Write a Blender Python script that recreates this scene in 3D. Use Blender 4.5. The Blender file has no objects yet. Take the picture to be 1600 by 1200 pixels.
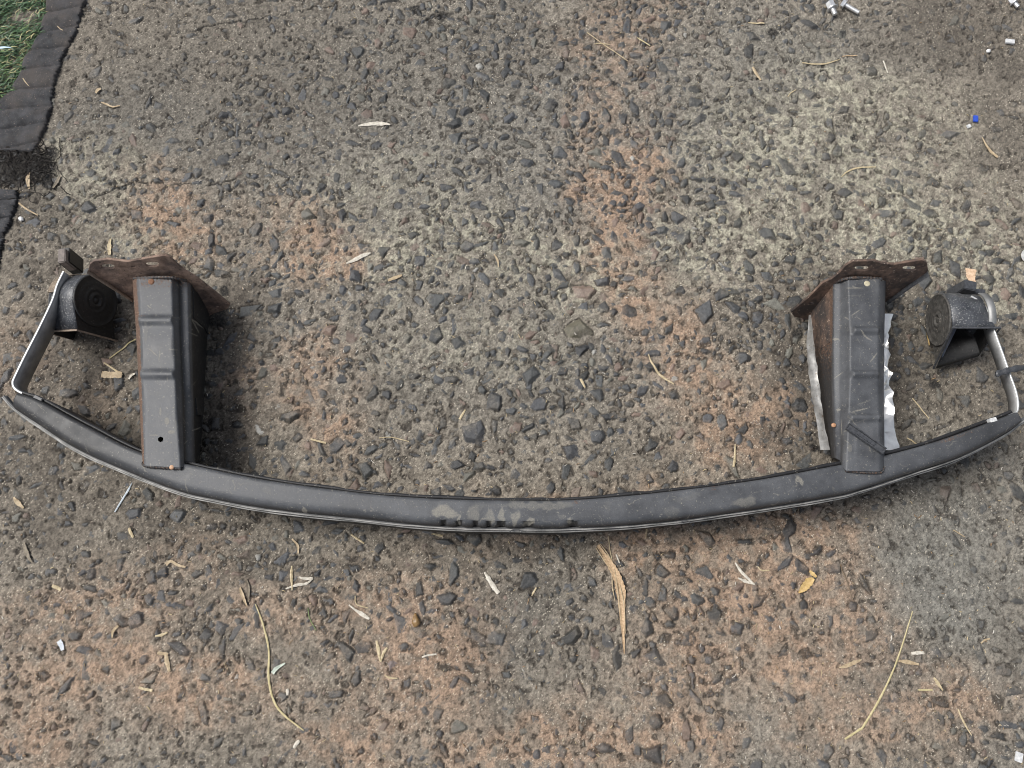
import bpy, bmesh, math, random
import numpy as np
from mathutils import Vector, Matrix

random.seed(7)
RNG = np.random.default_rng(11)
scn = bpy.context.scene
COL = scn.collection

# ------------------------------------------------------------------ camera
F_PX = 1208.0
TILT = math.atan(360.0 / F_PX)
CAM_H = 1.10
cam_d = bpy.data.cameras.new('camera')
cam_d.sensor_width = 36.0
cam_d.lens = F_PX / 1600.0 * 36.0
cam_d.clip_start = 0.02
cam_d.clip_end = 100.0
cam = bpy.data.objects.new('camera', cam_d)
cam.location = (0, 0, CAM_H)
cam.rotation_euler = (TILT, 0, 0)
COL.objects.link(cam)
scn.camera = cam

# ------------------------------------------------------------------ light
SUN_DIR = Vector((-0.62, 0.16, 0.95)).normalized()
world = bpy.data.worlds.new('World')
scn.world = world
world.use_nodes = True
wt = world.node_tree
wt.nodes.clear()
sky = wt.nodes.new('ShaderNodeTexSky')
sky.sky_type = 'NISHITA'
sky.sun_disc = False
sky.sun_elevation = math.asin(SUN_DIR.z)
sky.sun_rotation = math.atan2(SUN_DIR.x, SUN_DIR.y)
sky.air_density = 1.0
sky.dust_density = 3.0
sky.ozone_density = 0.6
bg = wt.nodes.new('ShaderNodeBackground')
bg.inputs['Strength'].default_value = 0.06
wo = wt.nodes.new('ShaderNodeOutputWorld')
hs = wt.nodes.new('ShaderNodeHueSaturation')
hs.inputs['Saturation'].default_value = 0.45
wt.links.new(sky.outputs[0], hs.inputs['Color'])
wt.links.new(hs.outputs[0], bg.inputs[0])
wt.links.new(bg.outputs[0], wo.inputs[0])
sun_d = bpy.data.lights.new('sun', 'SUN')
sun_d.energy = 1.5
sun_d.angle = math.radians(28)
sun_d.color = (1.0, 0.975, 0.935)
sun = bpy.data.objects.new('sun', sun_d)
sun.rotation_euler = SUN_DIR.to_track_quat('Z', 'Y').to_euler()
sun.location = (-2, 1, 3)
COL.objects.link(sun)
scn.view_settings.view_transform = 'Standard'
scn.view_settings.look = 'None'
scn.view_settings.gamma = 1.0
scn.view_settings.exposure = 1.12
scn.view_settings.use_curve_mapping = False
scn.cycles.filter_width = 1.0

# ------------------------------------------------------------------ helpers
CT, ST = math.cos(TILT), math.sin(TILT)


def ray(px, py):
    dx = (px - 800.0) / F_PX
    dy = (600.0 - py) / F_PX
    return np.array([dx, dy * CT + ST, dy * ST - CT])


def P(px, py, z=0.0):
    """world point at height z that stands where the photo shows it"""
    d = ray(px, py)
    k = (z - CAM_H) / d[2]
    return np.array([d[0] * k, d[1] * k, z])


def to_px(x, y, z=0.0):
    yy = y * CT + (z - CAM_H) * ST
    zz = -y * ST + (z - CAM_H) * CT
    return 800 + F_PX * x / -zz, 600 - F_PX * yy / -zz


def on_plane(px, py, p0, n):
    d = ray(px, py)
    o = np.array([0, 0, CAM_H])
    k = np.dot(p0 - o, n) / np.dot(d, n)
    return o + d * k


def unit(v):
    v = np.asarray(v, float)
    return v / np.linalg.norm(v)


def sm(a, b, x):
    t = np.clip((x - a) / (b - a), 0, 1)
    return t * t * (3 - 2 * t)


class Noise:
    def __init__(self, seed):
        self.t = np.random.default_rng(seed).random((256, 256)).astype(np.float32)

    def __call__(self, x, y, s):
        x = np.asarray(x) / s + 977.3
        y = np.asarray(y) / s + 611.7
        xi = np.floor(x).astype(int)
        yi = np.floor(y).astype(int)
        fx = x - xi
        fy = y - yi
        fx = fx * fx * (3 - 2 * fx)
        fy = fy * fy * (3 - 2 * fy)
        t = self.t
        a = t[xi & 255, yi & 255]
        b = t[(xi + 1) & 255, yi & 255]
        c = t[xi & 255, (yi + 1) & 255]
        d = t[(xi + 1) & 255, (yi + 1) & 255]
        return (a * (1 - fx) + b * fx) * (1 - fy) + (c * (1 - fx) + d * fx) * fy * 1.0

    def fbm(self, x, y, s, o=4, g=0.5):
        v = 0
        a = 1.0
        n = 0
        for i in range(o):
            v = v + a * self(x + i * 3.1 * s, y - i * 1.7 * s, s)
            n += a
            a *= g
            s /= 2.03
        return v / n


N1, N2, N3, N4 = Noise(1), Noise(2), Noise(3), Noise(4)


def mesh_from(name, v, f):
    me = bpy.data.meshes.new(name)
    v = np.ascontiguousarray(v, dtype=np.float32).reshape(-1, 3)
    if isinstance(f, np.ndarray):
        k = f.shape[1]
        me.vertices.add(len(v))
        me.vertices.foreach_set('co', v.ravel())
        me.loops.add(f.size)
        me.loops.foreach_set('vertex_index', f.astype(np.int32).ravel())
        me.polygons.add(len(f))
        me.polygons.foreach_set('loop_start', np.arange(0, f.size, k, dtype=np.int32))
        me.update(calc_edges=True)
        me.validate()
    else:
        me.from_pydata([tuple(p) for p in v.tolist()], [], f)
        me.update()
    return me


def link(name, me, mat, parent=None, smooth=True):
    me.materials.append(mat)
    if smooth:
        me.polygons.foreach_set('use_smooth', np.ones(len(me.polygons), dtype=bool))
    o = bpy.data.objects.new(name, me)
    COL.objects.link(o)
    if parent is not None:
        o.parent = parent
        o.matrix_parent_inverse = Matrix.Translation(-world_loc(parent))
    return o


def world_loc(o):
    v = Vector(o.location)
    return v


def tag(o, label=None, cat=None, group=None, kind=None):
    if label:
        o['label'] = label
    if cat:
        o['category'] = cat
    if group:
        o['group'] = group
    if kind:
        o['kind'] = kind
    return o


def grid_faces(n, m, closed=False):
    i = np.arange(n - 1)[:, None]
    mm = m if closed else m - 1
    j = np.arange(mm)[None, :]
    jn = (j + 1) % m
    a = i * m + j
    b = i * m + jn
    c = (i + 1) * m + jn
    d = (i + 1) * m + j
    return np.stack([a, b, c, d], -1).reshape(-1, 4)


def vcol(me, name, rgba):
    at = me.color_attributes.new(name, 'FLOAT_COLOR', 'POINT')
    at.data.foreach_set('color', np.ascontiguousarray(rgba, dtype=np.float32).ravel())


def poly(pts, t):
    """smooth (monotone parameter) interpolation through control points"""
    pts = np.asarray(pts, float)
    d = np.r_[0, np.cumsum(np.linalg.norm(np.diff(pts[:, :2], axis=0), axis=1))]
    d /= d[-1]
    return np.stack([np.interp(t, d, pts[:, k]) for k in range(pts.shape[1])], -1)


def catmull(pts, n):
    pts = np.asarray(pts, float)
    if len(pts) < 3:
        return poly(pts, np.linspace(0, 1, n))
    p = np.vstack([2 * pts[0] - pts[1], pts, 2 * pts[-1] - pts[-2]])
    seg = len(pts) - 1
    out = []
    for u in np.linspace(0, seg - 1e-9, n):
        i = int(u)
        t = u - i
        a, b, c, d = p[i], p[i + 1], p[i + 2], p[i + 3]
        out.append(0.5 * ((2 * b) + (c - a) * t + (2 * a - 5 * b + 4 * c - d) * t * t + (3 * b - a - 3 * c + d) * t ** 3))
    return np.array(out)


def smooth_rows(A, k, axis):
    """binomial smoothing of a grid of points along one axis, end rows kept"""
    A = A.copy()
    for _ in range(k):
        B = A.copy()
        if axis == 0:
            B[1:-1] = 0.25 * A[:-2] + 0.5 * A[1:-1] + 0.25 * A[2:]
        else:
            B[:, 1:-1] = 0.25 * A[:, :-2] + 0.5 * A[:, 1:-1] + 0.25 * A[:, 2:]
        A = B
    return A


# ------------------------------------------------------------------ materials
def new_mat(name):
    m = bpy.data.materials.new(name)
    m.use_nodes = True
    nt = m.node_tree
    nt.nodes.clear()
    out = nt.nodes.new('ShaderNodeOutputMaterial')
    b = nt.nodes.new('ShaderNodeBsdfPrincipled')
    nt.links.new(b.outputs[0], out.inputs[0])
    return m, nt, b


def nd(nt, t, **kw):
    n = nt.nodes.new(t)
    for k, v in kw.items():
        setattr(n, k, v)
    return n


def noise_node(nt, scale, detail=4, rough=0.6, coord=None):
    n = nd(nt, 'ShaderNodeTexNoise')
    n.inputs['Scale'].default_value = scale
    n.inputs['Detail'].default_value = detail
    n.inputs['Roughness'].default_value = rough
    if coord is None:
        g = nd(nt, 'ShaderNodeNewGeometry')
        coord = g.outputs['Position']
    nt.links.new(coord, n.inputs['Vector'])
    return n


def ramp(nt, src, stops):
    r = nd(nt, 'ShaderNodeValToRGB')
    e = r.color_ramp.elements
    while len(e) < len(stops):
        e.new(0.5)
    for k, (p, c) in enumerate(stops):
        e[k].position = p
        e[k].color = (*c, 1) if len(c) == 3 else c
    nt.links.new(src, r.inputs[0])
    return r


def mixc(nt, fac, a, b, mode='MIX'):
    m = nd(nt, 'ShaderNodeMix', data_type='RGBA', blend_type=mode)
    for sock, v in ((0, fac), (6, a), (7, b)):
        if hasattr(v, 'is_output'):
            nt.links.new(v, m.inputs[sock])
        elif isinstance(v, (int, float)):
            m.inputs[sock].default_value = v
        else:
            m.inputs[sock].default_value = (*v, 1)
    return m.outputs[2]


def math_n(nt, op, a, b=None, clamp=False):
    m = nd(nt, 'ShaderNodeMath', operation=op, use_clamp=clamp)
    for i, v in enumerate((a, b)):
        if v is None:
            continue
        if hasattr(v, 'is_output'):
            nt.links.new(v, m.inputs[i])
        else:
            m.inputs[i].default_value = v
    return m.outputs[0]


def add_bump(nt, b, h, dist, strength=1.0):
    bp = nd(nt, 'ShaderNodeBump')
    bp.inputs['Distance'].default_value = dist
    bp.inputs['Strength'].default_value = strength
    nt.links.new(h, bp.inputs['Height'])
    nt.links.new(bp.outputs[0], b.inputs['Normal'])


def simple_mat(name, c1, c2, scale=300, rough=0.6, metal=0.0, bump=0.0, spec=0.5, bscale=None, speck=None, blotch=None):
    m, nt, b = new_mat(name)
    n = noise_node(nt, scale, 5)
    r = ramp(nt, n.outputs[0], [(0.32, c1), (0.68, c2)])
    c = r.outputs[0]
    if blotch:
        n4 = noise_node(nt, blotch[1], 5, 0.65)
        c = mixc(nt, ramp(nt, n4.outputs[0], [(0.45, (0, 0, 0)), (0.62, (0.85,) * 3)]).outputs[0], c, blotch[0])
    if speck:
        n3 = noise_node(nt, speck[1], 2, 0.5)
        f = ramp(nt, n3.outputs[0], [(speck[2], (0, 0, 0)), (speck[2] + 0.05, (1, 1, 1))])
        c = mixc(nt, f.outputs[0], c, speck[0])
    nt.links.new(c, b.inputs['Base Color'])
    b.inputs['Roughness'].default_value = rough
    b.inputs['Metallic'].default_value = metal
    b.inputs['Specular IOR Level'].default_value = spec
    if bump:
        n2 = noise_node(nt, bscale or scale * 2, 4)
        add_bump(nt, b, n2.outputs[0], bump)
    return m


def steel_mat(name, base, worn, dust, rustc):
    """old black dip paint; attribute 'wear': R dusty stain, G rust, B painted-in shade and dark bar ends"""
    m, nt, b = new_mat(name)
    at = nd(nt, 'ShaderNodeAttribute', attribute_name='wear_shade')
    sp = nd(nt, 'ShaderNodeSeparateColor')
    nt.links.new(at.outputs['Color'], sp.inputs[0])
    n = noise_node(nt, 28, 6, 0.65)
    c = ramp(nt, n.outputs[0], [(0.35, base), (0.7, worn)]).outputs[0]
    c = mixc(nt, sp.outputs[2], c, (0.013, 0.0132, 0.014))
    fine = noise_node(nt, 900, 3, 0.7)
    c = mixc(nt, 0.5, c, ramp(nt, fine.outputs[0], [(0.3, (0.55, 0.55, 0.55)), (0.7, (1.3, 1.3, 1.3))]).outputs[0], 'MULTIPLY')
    spk = noise_node(nt, 420, 2, 0.5)
    f = ramp(nt, spk.outputs[0], [(0.655, (0, 0, 0)), (0.71, (0.7, 0.7, 0.7))])
    c = mixc(nt, f.outputs[0], c, dust)
    en = noise_node(nt, 160, 5, 0.7)
    st = math_n(nt, 'ADD', sp.outputs[0], math_n(nt, 'MULTIPLY', math_n(nt, 'SUBTRACT', en.outputs[0], 0.5), 0.55))
    st = ramp(nt, st, [(0.28, (0, 0, 0)), (0.72, (0.95, 0.95, 0.95))]).outputs[0]
    wn = noise_node(nt, 700, 4, 0.75)
    st = mixc(nt, 1.0, st, ramp(nt, wn.outputs[0], [(0.35, (0.3,) * 3), (0.6, (1,) * 3)]).outputs[0], 'MULTIPLY')
    st = mixc(nt, 1.0, st, ramp(nt, sp.outputs[0], [(0.1, (0, 0, 0)), (0.9, (1, 1, 1))]).outputs[0], 'MULTIPLY')
    c = mixc(nt, st, c, dust)
    rn = noise_node(nt, 330, 5, 0.75)
    rs = math_n(nt, 'ADD', sp.outputs[1], math_n(nt, 'MULTIPLY', math_n(nt, 'SUBTRACT', rn.outputs[0], 0.5), 1.5))
    rs = ramp(nt, rs, [(0.42, (0, 0, 0)), (0.6, (1, 1, 1))]).outputs[0]
    gate = ramp(nt, sp.outputs[1], [(0.02, (0, 0, 0)), (0.2, (1, 1, 1))]).outputs[0]
    rs = mixc(nt, 1.0, rs, gate, 'MULTIPLY')
    rn2 = noise_node(nt, 600, 4, 0.7)
    rc = ramp(nt, rn2.outputs[0], [(0.3, tuple(x * 0.4 for x in rustc)), (0.55, rustc), (0.72, (0.36, 0.27, 0.2))]).outputs[0]
    c = mixc(nt, rs, c, rc)
    nt.links.new(c, b.inputs['Base Color'])
    rr = ramp(nt, n.outputs[0], [(0.3, (0.44,) * 3), (0.7, (0.62,) * 3)]).outputs[0]
    rr = mixc(nt, st, rr, (0.75, 0.75, 0.75))
    rr = mixc(nt, rs, rr, (0.85, 0.85, 0.85))
    nt.links.new(rr, b.inputs['Roughness'])
    hb = math_n(nt, 'ADD', math_n(nt, 'MULTIPLY', fine.outputs[0], 0.25), math_n(nt, 'MULTIPLY', rn.outputs[0], 0.5))
    add_bump(nt, b, hb, 0.0006, 0.5)
    return m


DUST = (0.24, 0.225, 0.19)
RUST = (0.125, 0.074, 0.05)
M_STEEL = steel_mat('dusty_black_steel', (0.05, 0.0525, 0.058), (0.1, 0.104, 0.112), DUST, RUST)
M_BLACKSTEEL = steel_mat('shade_black_steel', (0.012, 0.012, 0.013), (0.02, 0.02, 0.022), DUST, RUST)
M_LIP = simple_mat('painted_flange', (0.035, 0.036, 0.038), (0.11, 0.11, 0.112), 60, 0.45, 0.1)
M_LIPEDGE = simple_mat('worn_flange_edge', (0.14, 0.14, 0.135), (0.4, 0.39, 0.37), 45, 0.5, 0.1)
M_RUSTPLATE = simple_mat('rusty_plate', (0.13, 0.085, 0.062), (0.36, 0.25, 0.19), 90, 0.8, 0.0, 0.0008, bscale=500,
                         speck=((0.05, 0.035, 0.03), 300, 0.64), blotch=((0.075, 0.055, 0.048), 26))
M_RUSTDARK = simple_mat('dark_rusty_plate', (0.055, 0.038, 0.03), (0.2, 0.13, 0.095), 110, 0.8, 0.0, 0.0008, bscale=500,
                        speck=((0.36, 0.28, 0.22), 260, 0.66), blotch=((0.028, 0.026, 0.026), 24))
M_RUST = simple_mat('rust', (0.12, 0.05, 0.03), (0.26, 0.14, 0.08), 500, 0.85)
M_ZINC = simple_mat('galvanised_steel', (0.2, 0.2, 0.2), (0.38, 0.38, 0.37), 40, 0.55, 0.5, 0.0003, bscale=200)
M_BOLT = simple_mat('bright_zinc', (0.6, 0.61, 0.62), (0.82, 0.82, 0.82), 120, 0.35, 0.7)
M_ZINCEDGE = simple_mat('bare_steel_edge', (0.78, 0.78, 0.76), (0.9, 0.9, 0.88), 60, 0.35, 0.6)
M_HORN = simple_mat('black_horn_shell', (0.022, 0.024, 0.029), (0.085, 0.09, 0.1), 60, 0.38, 0.0, 0.0004, bscale=500,
                    speck=((0.24, 0.24, 0.235), 520, 0.6))
M_HORNDISC = simple_mat('black_horn_disc', (0.008, 0.008, 0.008), (0.02, 0.019, 0.018), 200, 0.5, 0.0, 0.0004,
                        speck=((0.16, 0.14, 0.12), 480, 0.69))
M_HORNLIT = simple_mat('lit_horn_disc', (0.035, 0.033, 0.03), (0.1, 0.094, 0.085), 150, 0.7, 0.0, 0.0006,  # lit copy of the black horn disc; light put into the colour
                         speck=((0.25, 0.22, 0.18), 480, 0.66))
M_RIM = simple_mat('worn_brown_rim', (0.16, 0.12, 0.09), (0.34, 0.27, 0.21), 300, 0.7)
M_FOIL = simple_mat('silver_foil', (0.8, 0.79, 0.76), (0.92, 0.91, 0.88), 200, 0.3, 0.9)
M_FOILDULL = simple_mat('dull_silver_foil', (0.24, 0.235, 0.225), (0.42, 0.41, 0.39), 130, 0.4, 0.7,
                        speck=((0.2, 0.16, 0.13), 200, 0.66))
M_RUBBER = simple_mat('black_plastic', (0.03, 0.032, 0.037), (0.075, 0.078, 0.085), 300, 0.45, 0, 0.0002)
M_WHITE = simple_mat('white_plastic', (0.42, 0.43, 0.44), (0.68, 0.68, 0.67), 300, 0.4)
M_BLUE = simple_mat('blue_plastic', (0.02, 0.06, 0.4), (0.03, 0.09, 0.5), 400, 0.4)
M_PALEBLUE = simple_mat('pale_blue_plastic', (0.3, 0.5, 0.72), (0.62, 0.78, 0.9), 90, 0.3)
M_EDGING = simple_mat('charcoal_edging', (0.016, 0.017, 0.019), (0.062, 0.062, 0.067), 60, 0.85, 0, 0.0014, bscale=700,
                      speck=((0.2, 0.16, 0.13), 500, 0.66), blotch=((0.07, 0.06, 0.054), 13))
M_ROOT = simple_mat('black_roots', (0.008, 0.007, 0.006), (0.03, 0.024, 0.02), 300, 0.9)
M_STRAW = simple_mat('pale_straw', (0.36, 0.28, 0.16), (0.58, 0.49, 0.32), 350, 0.6, 0, 0.0003)
M_STRAWG = simple_mat('yellow_straw', (0.38, 0.32, 0.16), (0.58, 0.5, 0.29), 250, 0.55, 0, 0.0003)
M_DRY = simple_mat('dry_bark', (0.34, 0.22, 0.12), (0.62, 0.45, 0.28), 420, 0.65, 0, 0.0005)
M_LEAFY = simple_mat('yellow_leaf', (0.42, 0.27, 0.09), (0.62, 0.45, 0.2), 240, 0.5, 0, 0.0004)
M_LEAFB = simple_mat('tan_leaf', (0.3, 0.22, 0.13), (0.5, 0.4, 0.26), 240, 0.6, 0, 0.0004)
M_LEAFD = simple_mat('grey_brown_leaf', (0.11, 0.09, 0.065), (0.25, 0.21, 0.15), 240, 0.65, 0, 0.0004)
M_SHRED = simple_mat('white_shred', (0.4, 0.36, 0.29), (0.68, 0.64, 0.56), 300, 0.55)
M_SEED = simple_mat('brown_seed', (0.14, 0.08, 0.03), (0.3, 0.19, 0.08), 400, 0.4)
M_PEACH = simple_mat('peach_bark', (0.5, 0.32, 0.2), (0.74, 0.55, 0.38), 300, 0.7, 0, 0.0006)
M_TWIG = simple_mat('dark_twig', (0.1, 0.07, 0.045), (0.24, 0.18, 0.12), 300, 0.7)
M_PEBBLE = simple_mat('white_pebble', (0.6, 0.6, 0.6), (0.78, 0.77, 0.75), 200, 0.5)
M_GRASS, _nt, _b = new_mat('grass_green')
_at = nd(_nt, 'ShaderNodeAttribute', attribute_name='tint')
_nt.links.new(_at.outputs['Color'], _b.inputs['Base Color'])
_b.inputs['Roughness'].default_value = 0.5

# ground material
M_GROUND, nt, b = new_mat('weathered_concrete')
at = nd(nt, 'ShaderNodeAttribute', attribute_name='tint')
n1 = noise_node(nt, 1400, 3, 0.7)
c = mixc(nt, 0.6, at.outputs['Color'], ramp(nt, n1.outputs[0], [(0.3, (0.6,) * 3), (0.7, (1.4,) * 3)]).outputs[0], 'MULTIPLY')
nt.links.new(c, b.inputs['Base Color'])
r = ramp(nt, at.outputs['Alpha'], [(0.2, (0.88,) * 3), (0.8, (0.4,) * 3)])
nt.links.new(r.outputs[0], b.inputs['Roughness'])
b.inputs['Specular IOR Level'].default_value = 0.45
n2 = noise_node(nt, 900, 5, 0.7)
add_bump(nt, b, n2.outputs[0], 0.0011, 0.8)

# ================================================================== GROUND
DX = 0.00115
xc = np.arange(-0.93, 0.93, DX)
yc = np.arange(-0.24, 1.07, DX)
ext = np.array([0.012, 0.03, 0.08, 0.2, 0.5, 1.2, 3.0])
XC = np.r_[xc[0] - ext[::-1], xc, xc[-1] + ext]
YC = np.r_[yc[0] - ext[::-1], yc, yc[-1] + ext]
NX, NY = len(XC), len(YC)
X, Y = np.meshgrid(XC, YC)          # rows = y
PX, PY = to_px(X, Y)
PX = np.clip(PX, -900, 2500)
PY = np.clip(PY, -900, 2100)


def blobs(lst):
    """soft union of ellipses given by where they lie in the yard (photo pixels)"""
    wx = PX + 150 * (N1.fbm(X, Y, 0.16, 4) - 0.5) + 60 * (N2.fbm(X, Y, 0.035, 3) - 0.5)
    wy = PY + 150 * (N3.fbm(X, Y, 0.16, 4) - 0.5) + 60 * (N4.fbm(X, Y, 0.035, 3) - 0.5)
    out = np.zeros_like(X)
    for (cx, cy, rx, ry, w) in lst:
        d = ((wx - cx) / rx) ** 2 + ((wy - cy) / ry) ** 2
        out = np.maximum(out, w * np.exp(-0.9 * d ** 1.4))
    return out


RED = blobs([(990, 460, 60, 80, .8), (920, 140, 50, 60, .5), (950, 330, 70, 130, 1), (930, 60, 90, 50, .55), (900, 200, 40, 70, .5), (1050, 560, 70, 90, .85), (1180, 670, 80, 70, 1),
             (1120, 610, 60, 60, .7), (270, 330, 70, 60, .8), (480, 390, 80, 60, .85), (420, 330, 50, 40, .4), (500, 590, 60, 60, .6),
             (500, 690, 60, 60, .8), (390, 620, 40, 70, .5), (1000, 820, 220, 35, .6), (1250, 860, 120, 70, .8),
             (1180, 940, 170, 90, 1), (1230, 1020, 130, 60, .8), (1010, 880, 60, 60, .7), (1080, 1000, 100, 120, .75), (1300, 1000, 110, 80, .7), (660, 1000, 110, 130, .85),
             (560, 950, 90, 90, .6), (900, 1140, 130, 60, .9), (760, 1150, 120, 50, .7), (420, 930, 110, 60, .5),
             (120, 960, 160, 70, .6), (160, 1060, 170, 60, .75), (330, 1100, 130, 60, .8), (60, 1150, 120, 60, .7),
             (300, 870, 70, 50, .4), (1450, 1110, 130, 60, .6), (1300, 1100, 120, 70, .55), (560, 1120, 100, 60, .7),
             (1080, 790, 60, 40, .5), (30, 560, 60, 70, .5), (150, 640, 60, 40, .3), (1060, 1150, 80, 50, .8)])
PALE = blobs([(1250, 240, 190, 130, .9), (1400, 380, 150, 90, 1), (1150, 380, 120, 70, .8), (1050, 300, 60, 60, .4),
              (140, 290, 110, 70, .6), (200, 370, 90, 40, .55), (640, 390, 190, 60, .65), (860, 410, 110, 60, .7),
              (950, 400, 50, 40, .9), (560, 300, 140, 60, .4), (1500, 450, 80, 60, .8), (1230, 420, 70, 60, .7),
              (1500, 300, 90, 60, .45), (700, 560, 150, 60, .3), (1440, 560, 60, 40, .2)])
DARK = blobs([(350, 500, 50, 90, .9), (340, 680, 50, 80, .8), (120, 560, 110, 100, .75), (1480, 590, 70, 60, .5), (60, 760, 130, 80, .6), (250, 820, 160, 60, .5),  # dark ground, with shade beside the brackets, horns and bar painted in
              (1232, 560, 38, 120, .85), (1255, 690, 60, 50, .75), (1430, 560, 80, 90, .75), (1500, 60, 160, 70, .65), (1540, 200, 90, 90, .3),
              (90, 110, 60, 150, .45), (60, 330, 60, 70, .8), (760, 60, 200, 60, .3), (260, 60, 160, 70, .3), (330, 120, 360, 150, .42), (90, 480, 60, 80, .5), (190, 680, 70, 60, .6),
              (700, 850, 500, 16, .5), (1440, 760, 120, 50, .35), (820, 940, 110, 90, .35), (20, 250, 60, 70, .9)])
GREY = blobs([(1490, 880, 150, 150, .9), (1250, 810, 160, 40, .5), (1540, 700, 120, 60, .5), (1200, 80, 260, 90, .5), (620, 120, 320, 120, .45), (1420, 950, 90, 80, .5),
              (300, 170, 200, 110, .6), (750, 200, 520, 210, .6), (700, 560, 330, 150, .35), (820, 950, 90, 80, .5), (1200, 1150, 120, 60, .4), (760, 620, 220, 120, .3), (1560, 1100, 60, 140, .5)])

# smooth silted patches where little aggregate shows
SILT = blobs([(1490, 150, 240, 170, .85), (1480, 900, 160, 160, .9), (1500, 650, 130, 110, .6), (180, 60, 170, 90, .7), (1200, 1130, 130, 60, .7),
              (60, 900, 120, 110, .35), (90, 420, 60, 60, .3), (120, 1120, 200, 70, .55), (1250, 100, 150, 80, .4), (90, 600, 90, 90, .4),
              (110, 190, 60, 80, .5), (420, 60, 160, 50, .35), (400, 1080, 420, 130, .42), (1100, 1100, 380, 110, .4), (1440, 1050, 150, 120, .6),
              (180, 860, 200, 60, .4), (720, 960, 200, 80, .2), (1120, 180, 140, 90, .35), (1330, 330, 120, 80, .2)])

# mortar relief
ZM = (0.0032 * (N1.fbm(X, Y, 0.14, 3) - 0.5) + 0.0028 * (N2.fbm(X, Y, 0.022, 3) - 0.5)
      + 0.0012 * (N3.fbm(X, Y, 0.0065, 2) - 0.5) + 0.0012 * (N4(X, Y, 0.0028) - 0.5) + 0.0008 * (RNG.random(X.shape) - 0.5))
ZM += 0.0017 * SILT

# aggregate: faceted stones set in the mortar
ZS = np.full(X.shape, -0.02)
SID = np.zeros(X.shape, np.int32)
occ = np.zeros((int(2.0 / 0.004), int(1.5 / 0.004)), bool)
stones = []


def drop_stones(n, rmin, rmax, gap, p=2.0):
    made = 0
    for _ in range(n * 6):
        if made >= n:
            break
        x = random.uniform(-0.93, 0.93)
        y = random.uniform(-0.24, 1.07)
        r = rmin + (rmax - rmin) * random.random() ** p
        i0, i1 = int((x + 1.0 - r * gap) / 0.004), int((x + 1.0 + r * gap) / 0.004) + 1
        j0, j1 = int((y + 0.3 - r * gap) / 0.004), int((y + 0.3 + r * gap) / 0.004) + 1
        if i0 < 0 or j0 < 0 or occ[i0:i1, j0:j1].any():
            continue
        occ[i0:i1, j0:j1] = True
        stones.append((x, y, r))
        made += 1


fixed = [(740, 675, 17), (912, 455, 15), (905, 515, 21), (1100, 490, 16), (985, 487, 16), (680, 465, 13), (605, 470, 13), (680, 525, 12),
         (770, 630, 14), (635, 530, 11), (825, 255, 14), (1060, 340, 13), (1200, 365, 15), (1235, 290, 15), (400, 360, 14), (215, 970, 13),
         (715, 1135, 15), (612, 1040, 16), (885, 735, 15), (600, 390, 11), (870, 380, 12), (140, 325, 15), (1100, 895, 14), (1150, 985, 12),
         (590, 830, 13), (830, 910, 15), (1010, 1080, 10), (430, 790, 9), (480, 335, 13), (410, 100, 12), (640, 50, 13), (862, 163, 16)]
for (a, b_, r) in fixed:
    p = P(a, b_)
    r = r * 0.00095
    i0, i1 = int((p[0] + 1.0 - r) / 0.004), int((p[0] + 1.0 + r) / 0.004) + 1
    j0, j1 = int((p[1] + 0.3 - r) / 0.004), int((p[1] + 0.3 + r) / 0.004) + 1
    occ[i0:i1, j0:j1] = True
    stones.append((p[0], p[1], r))
NF = len(stones)
drop_stones(5000, 0.0048, 0.0128, 0.78, 1.45)
drop_stones(6000, 0.0022, 0.0052, 0.7, 1.1)
print('stones', len(stones))

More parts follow.
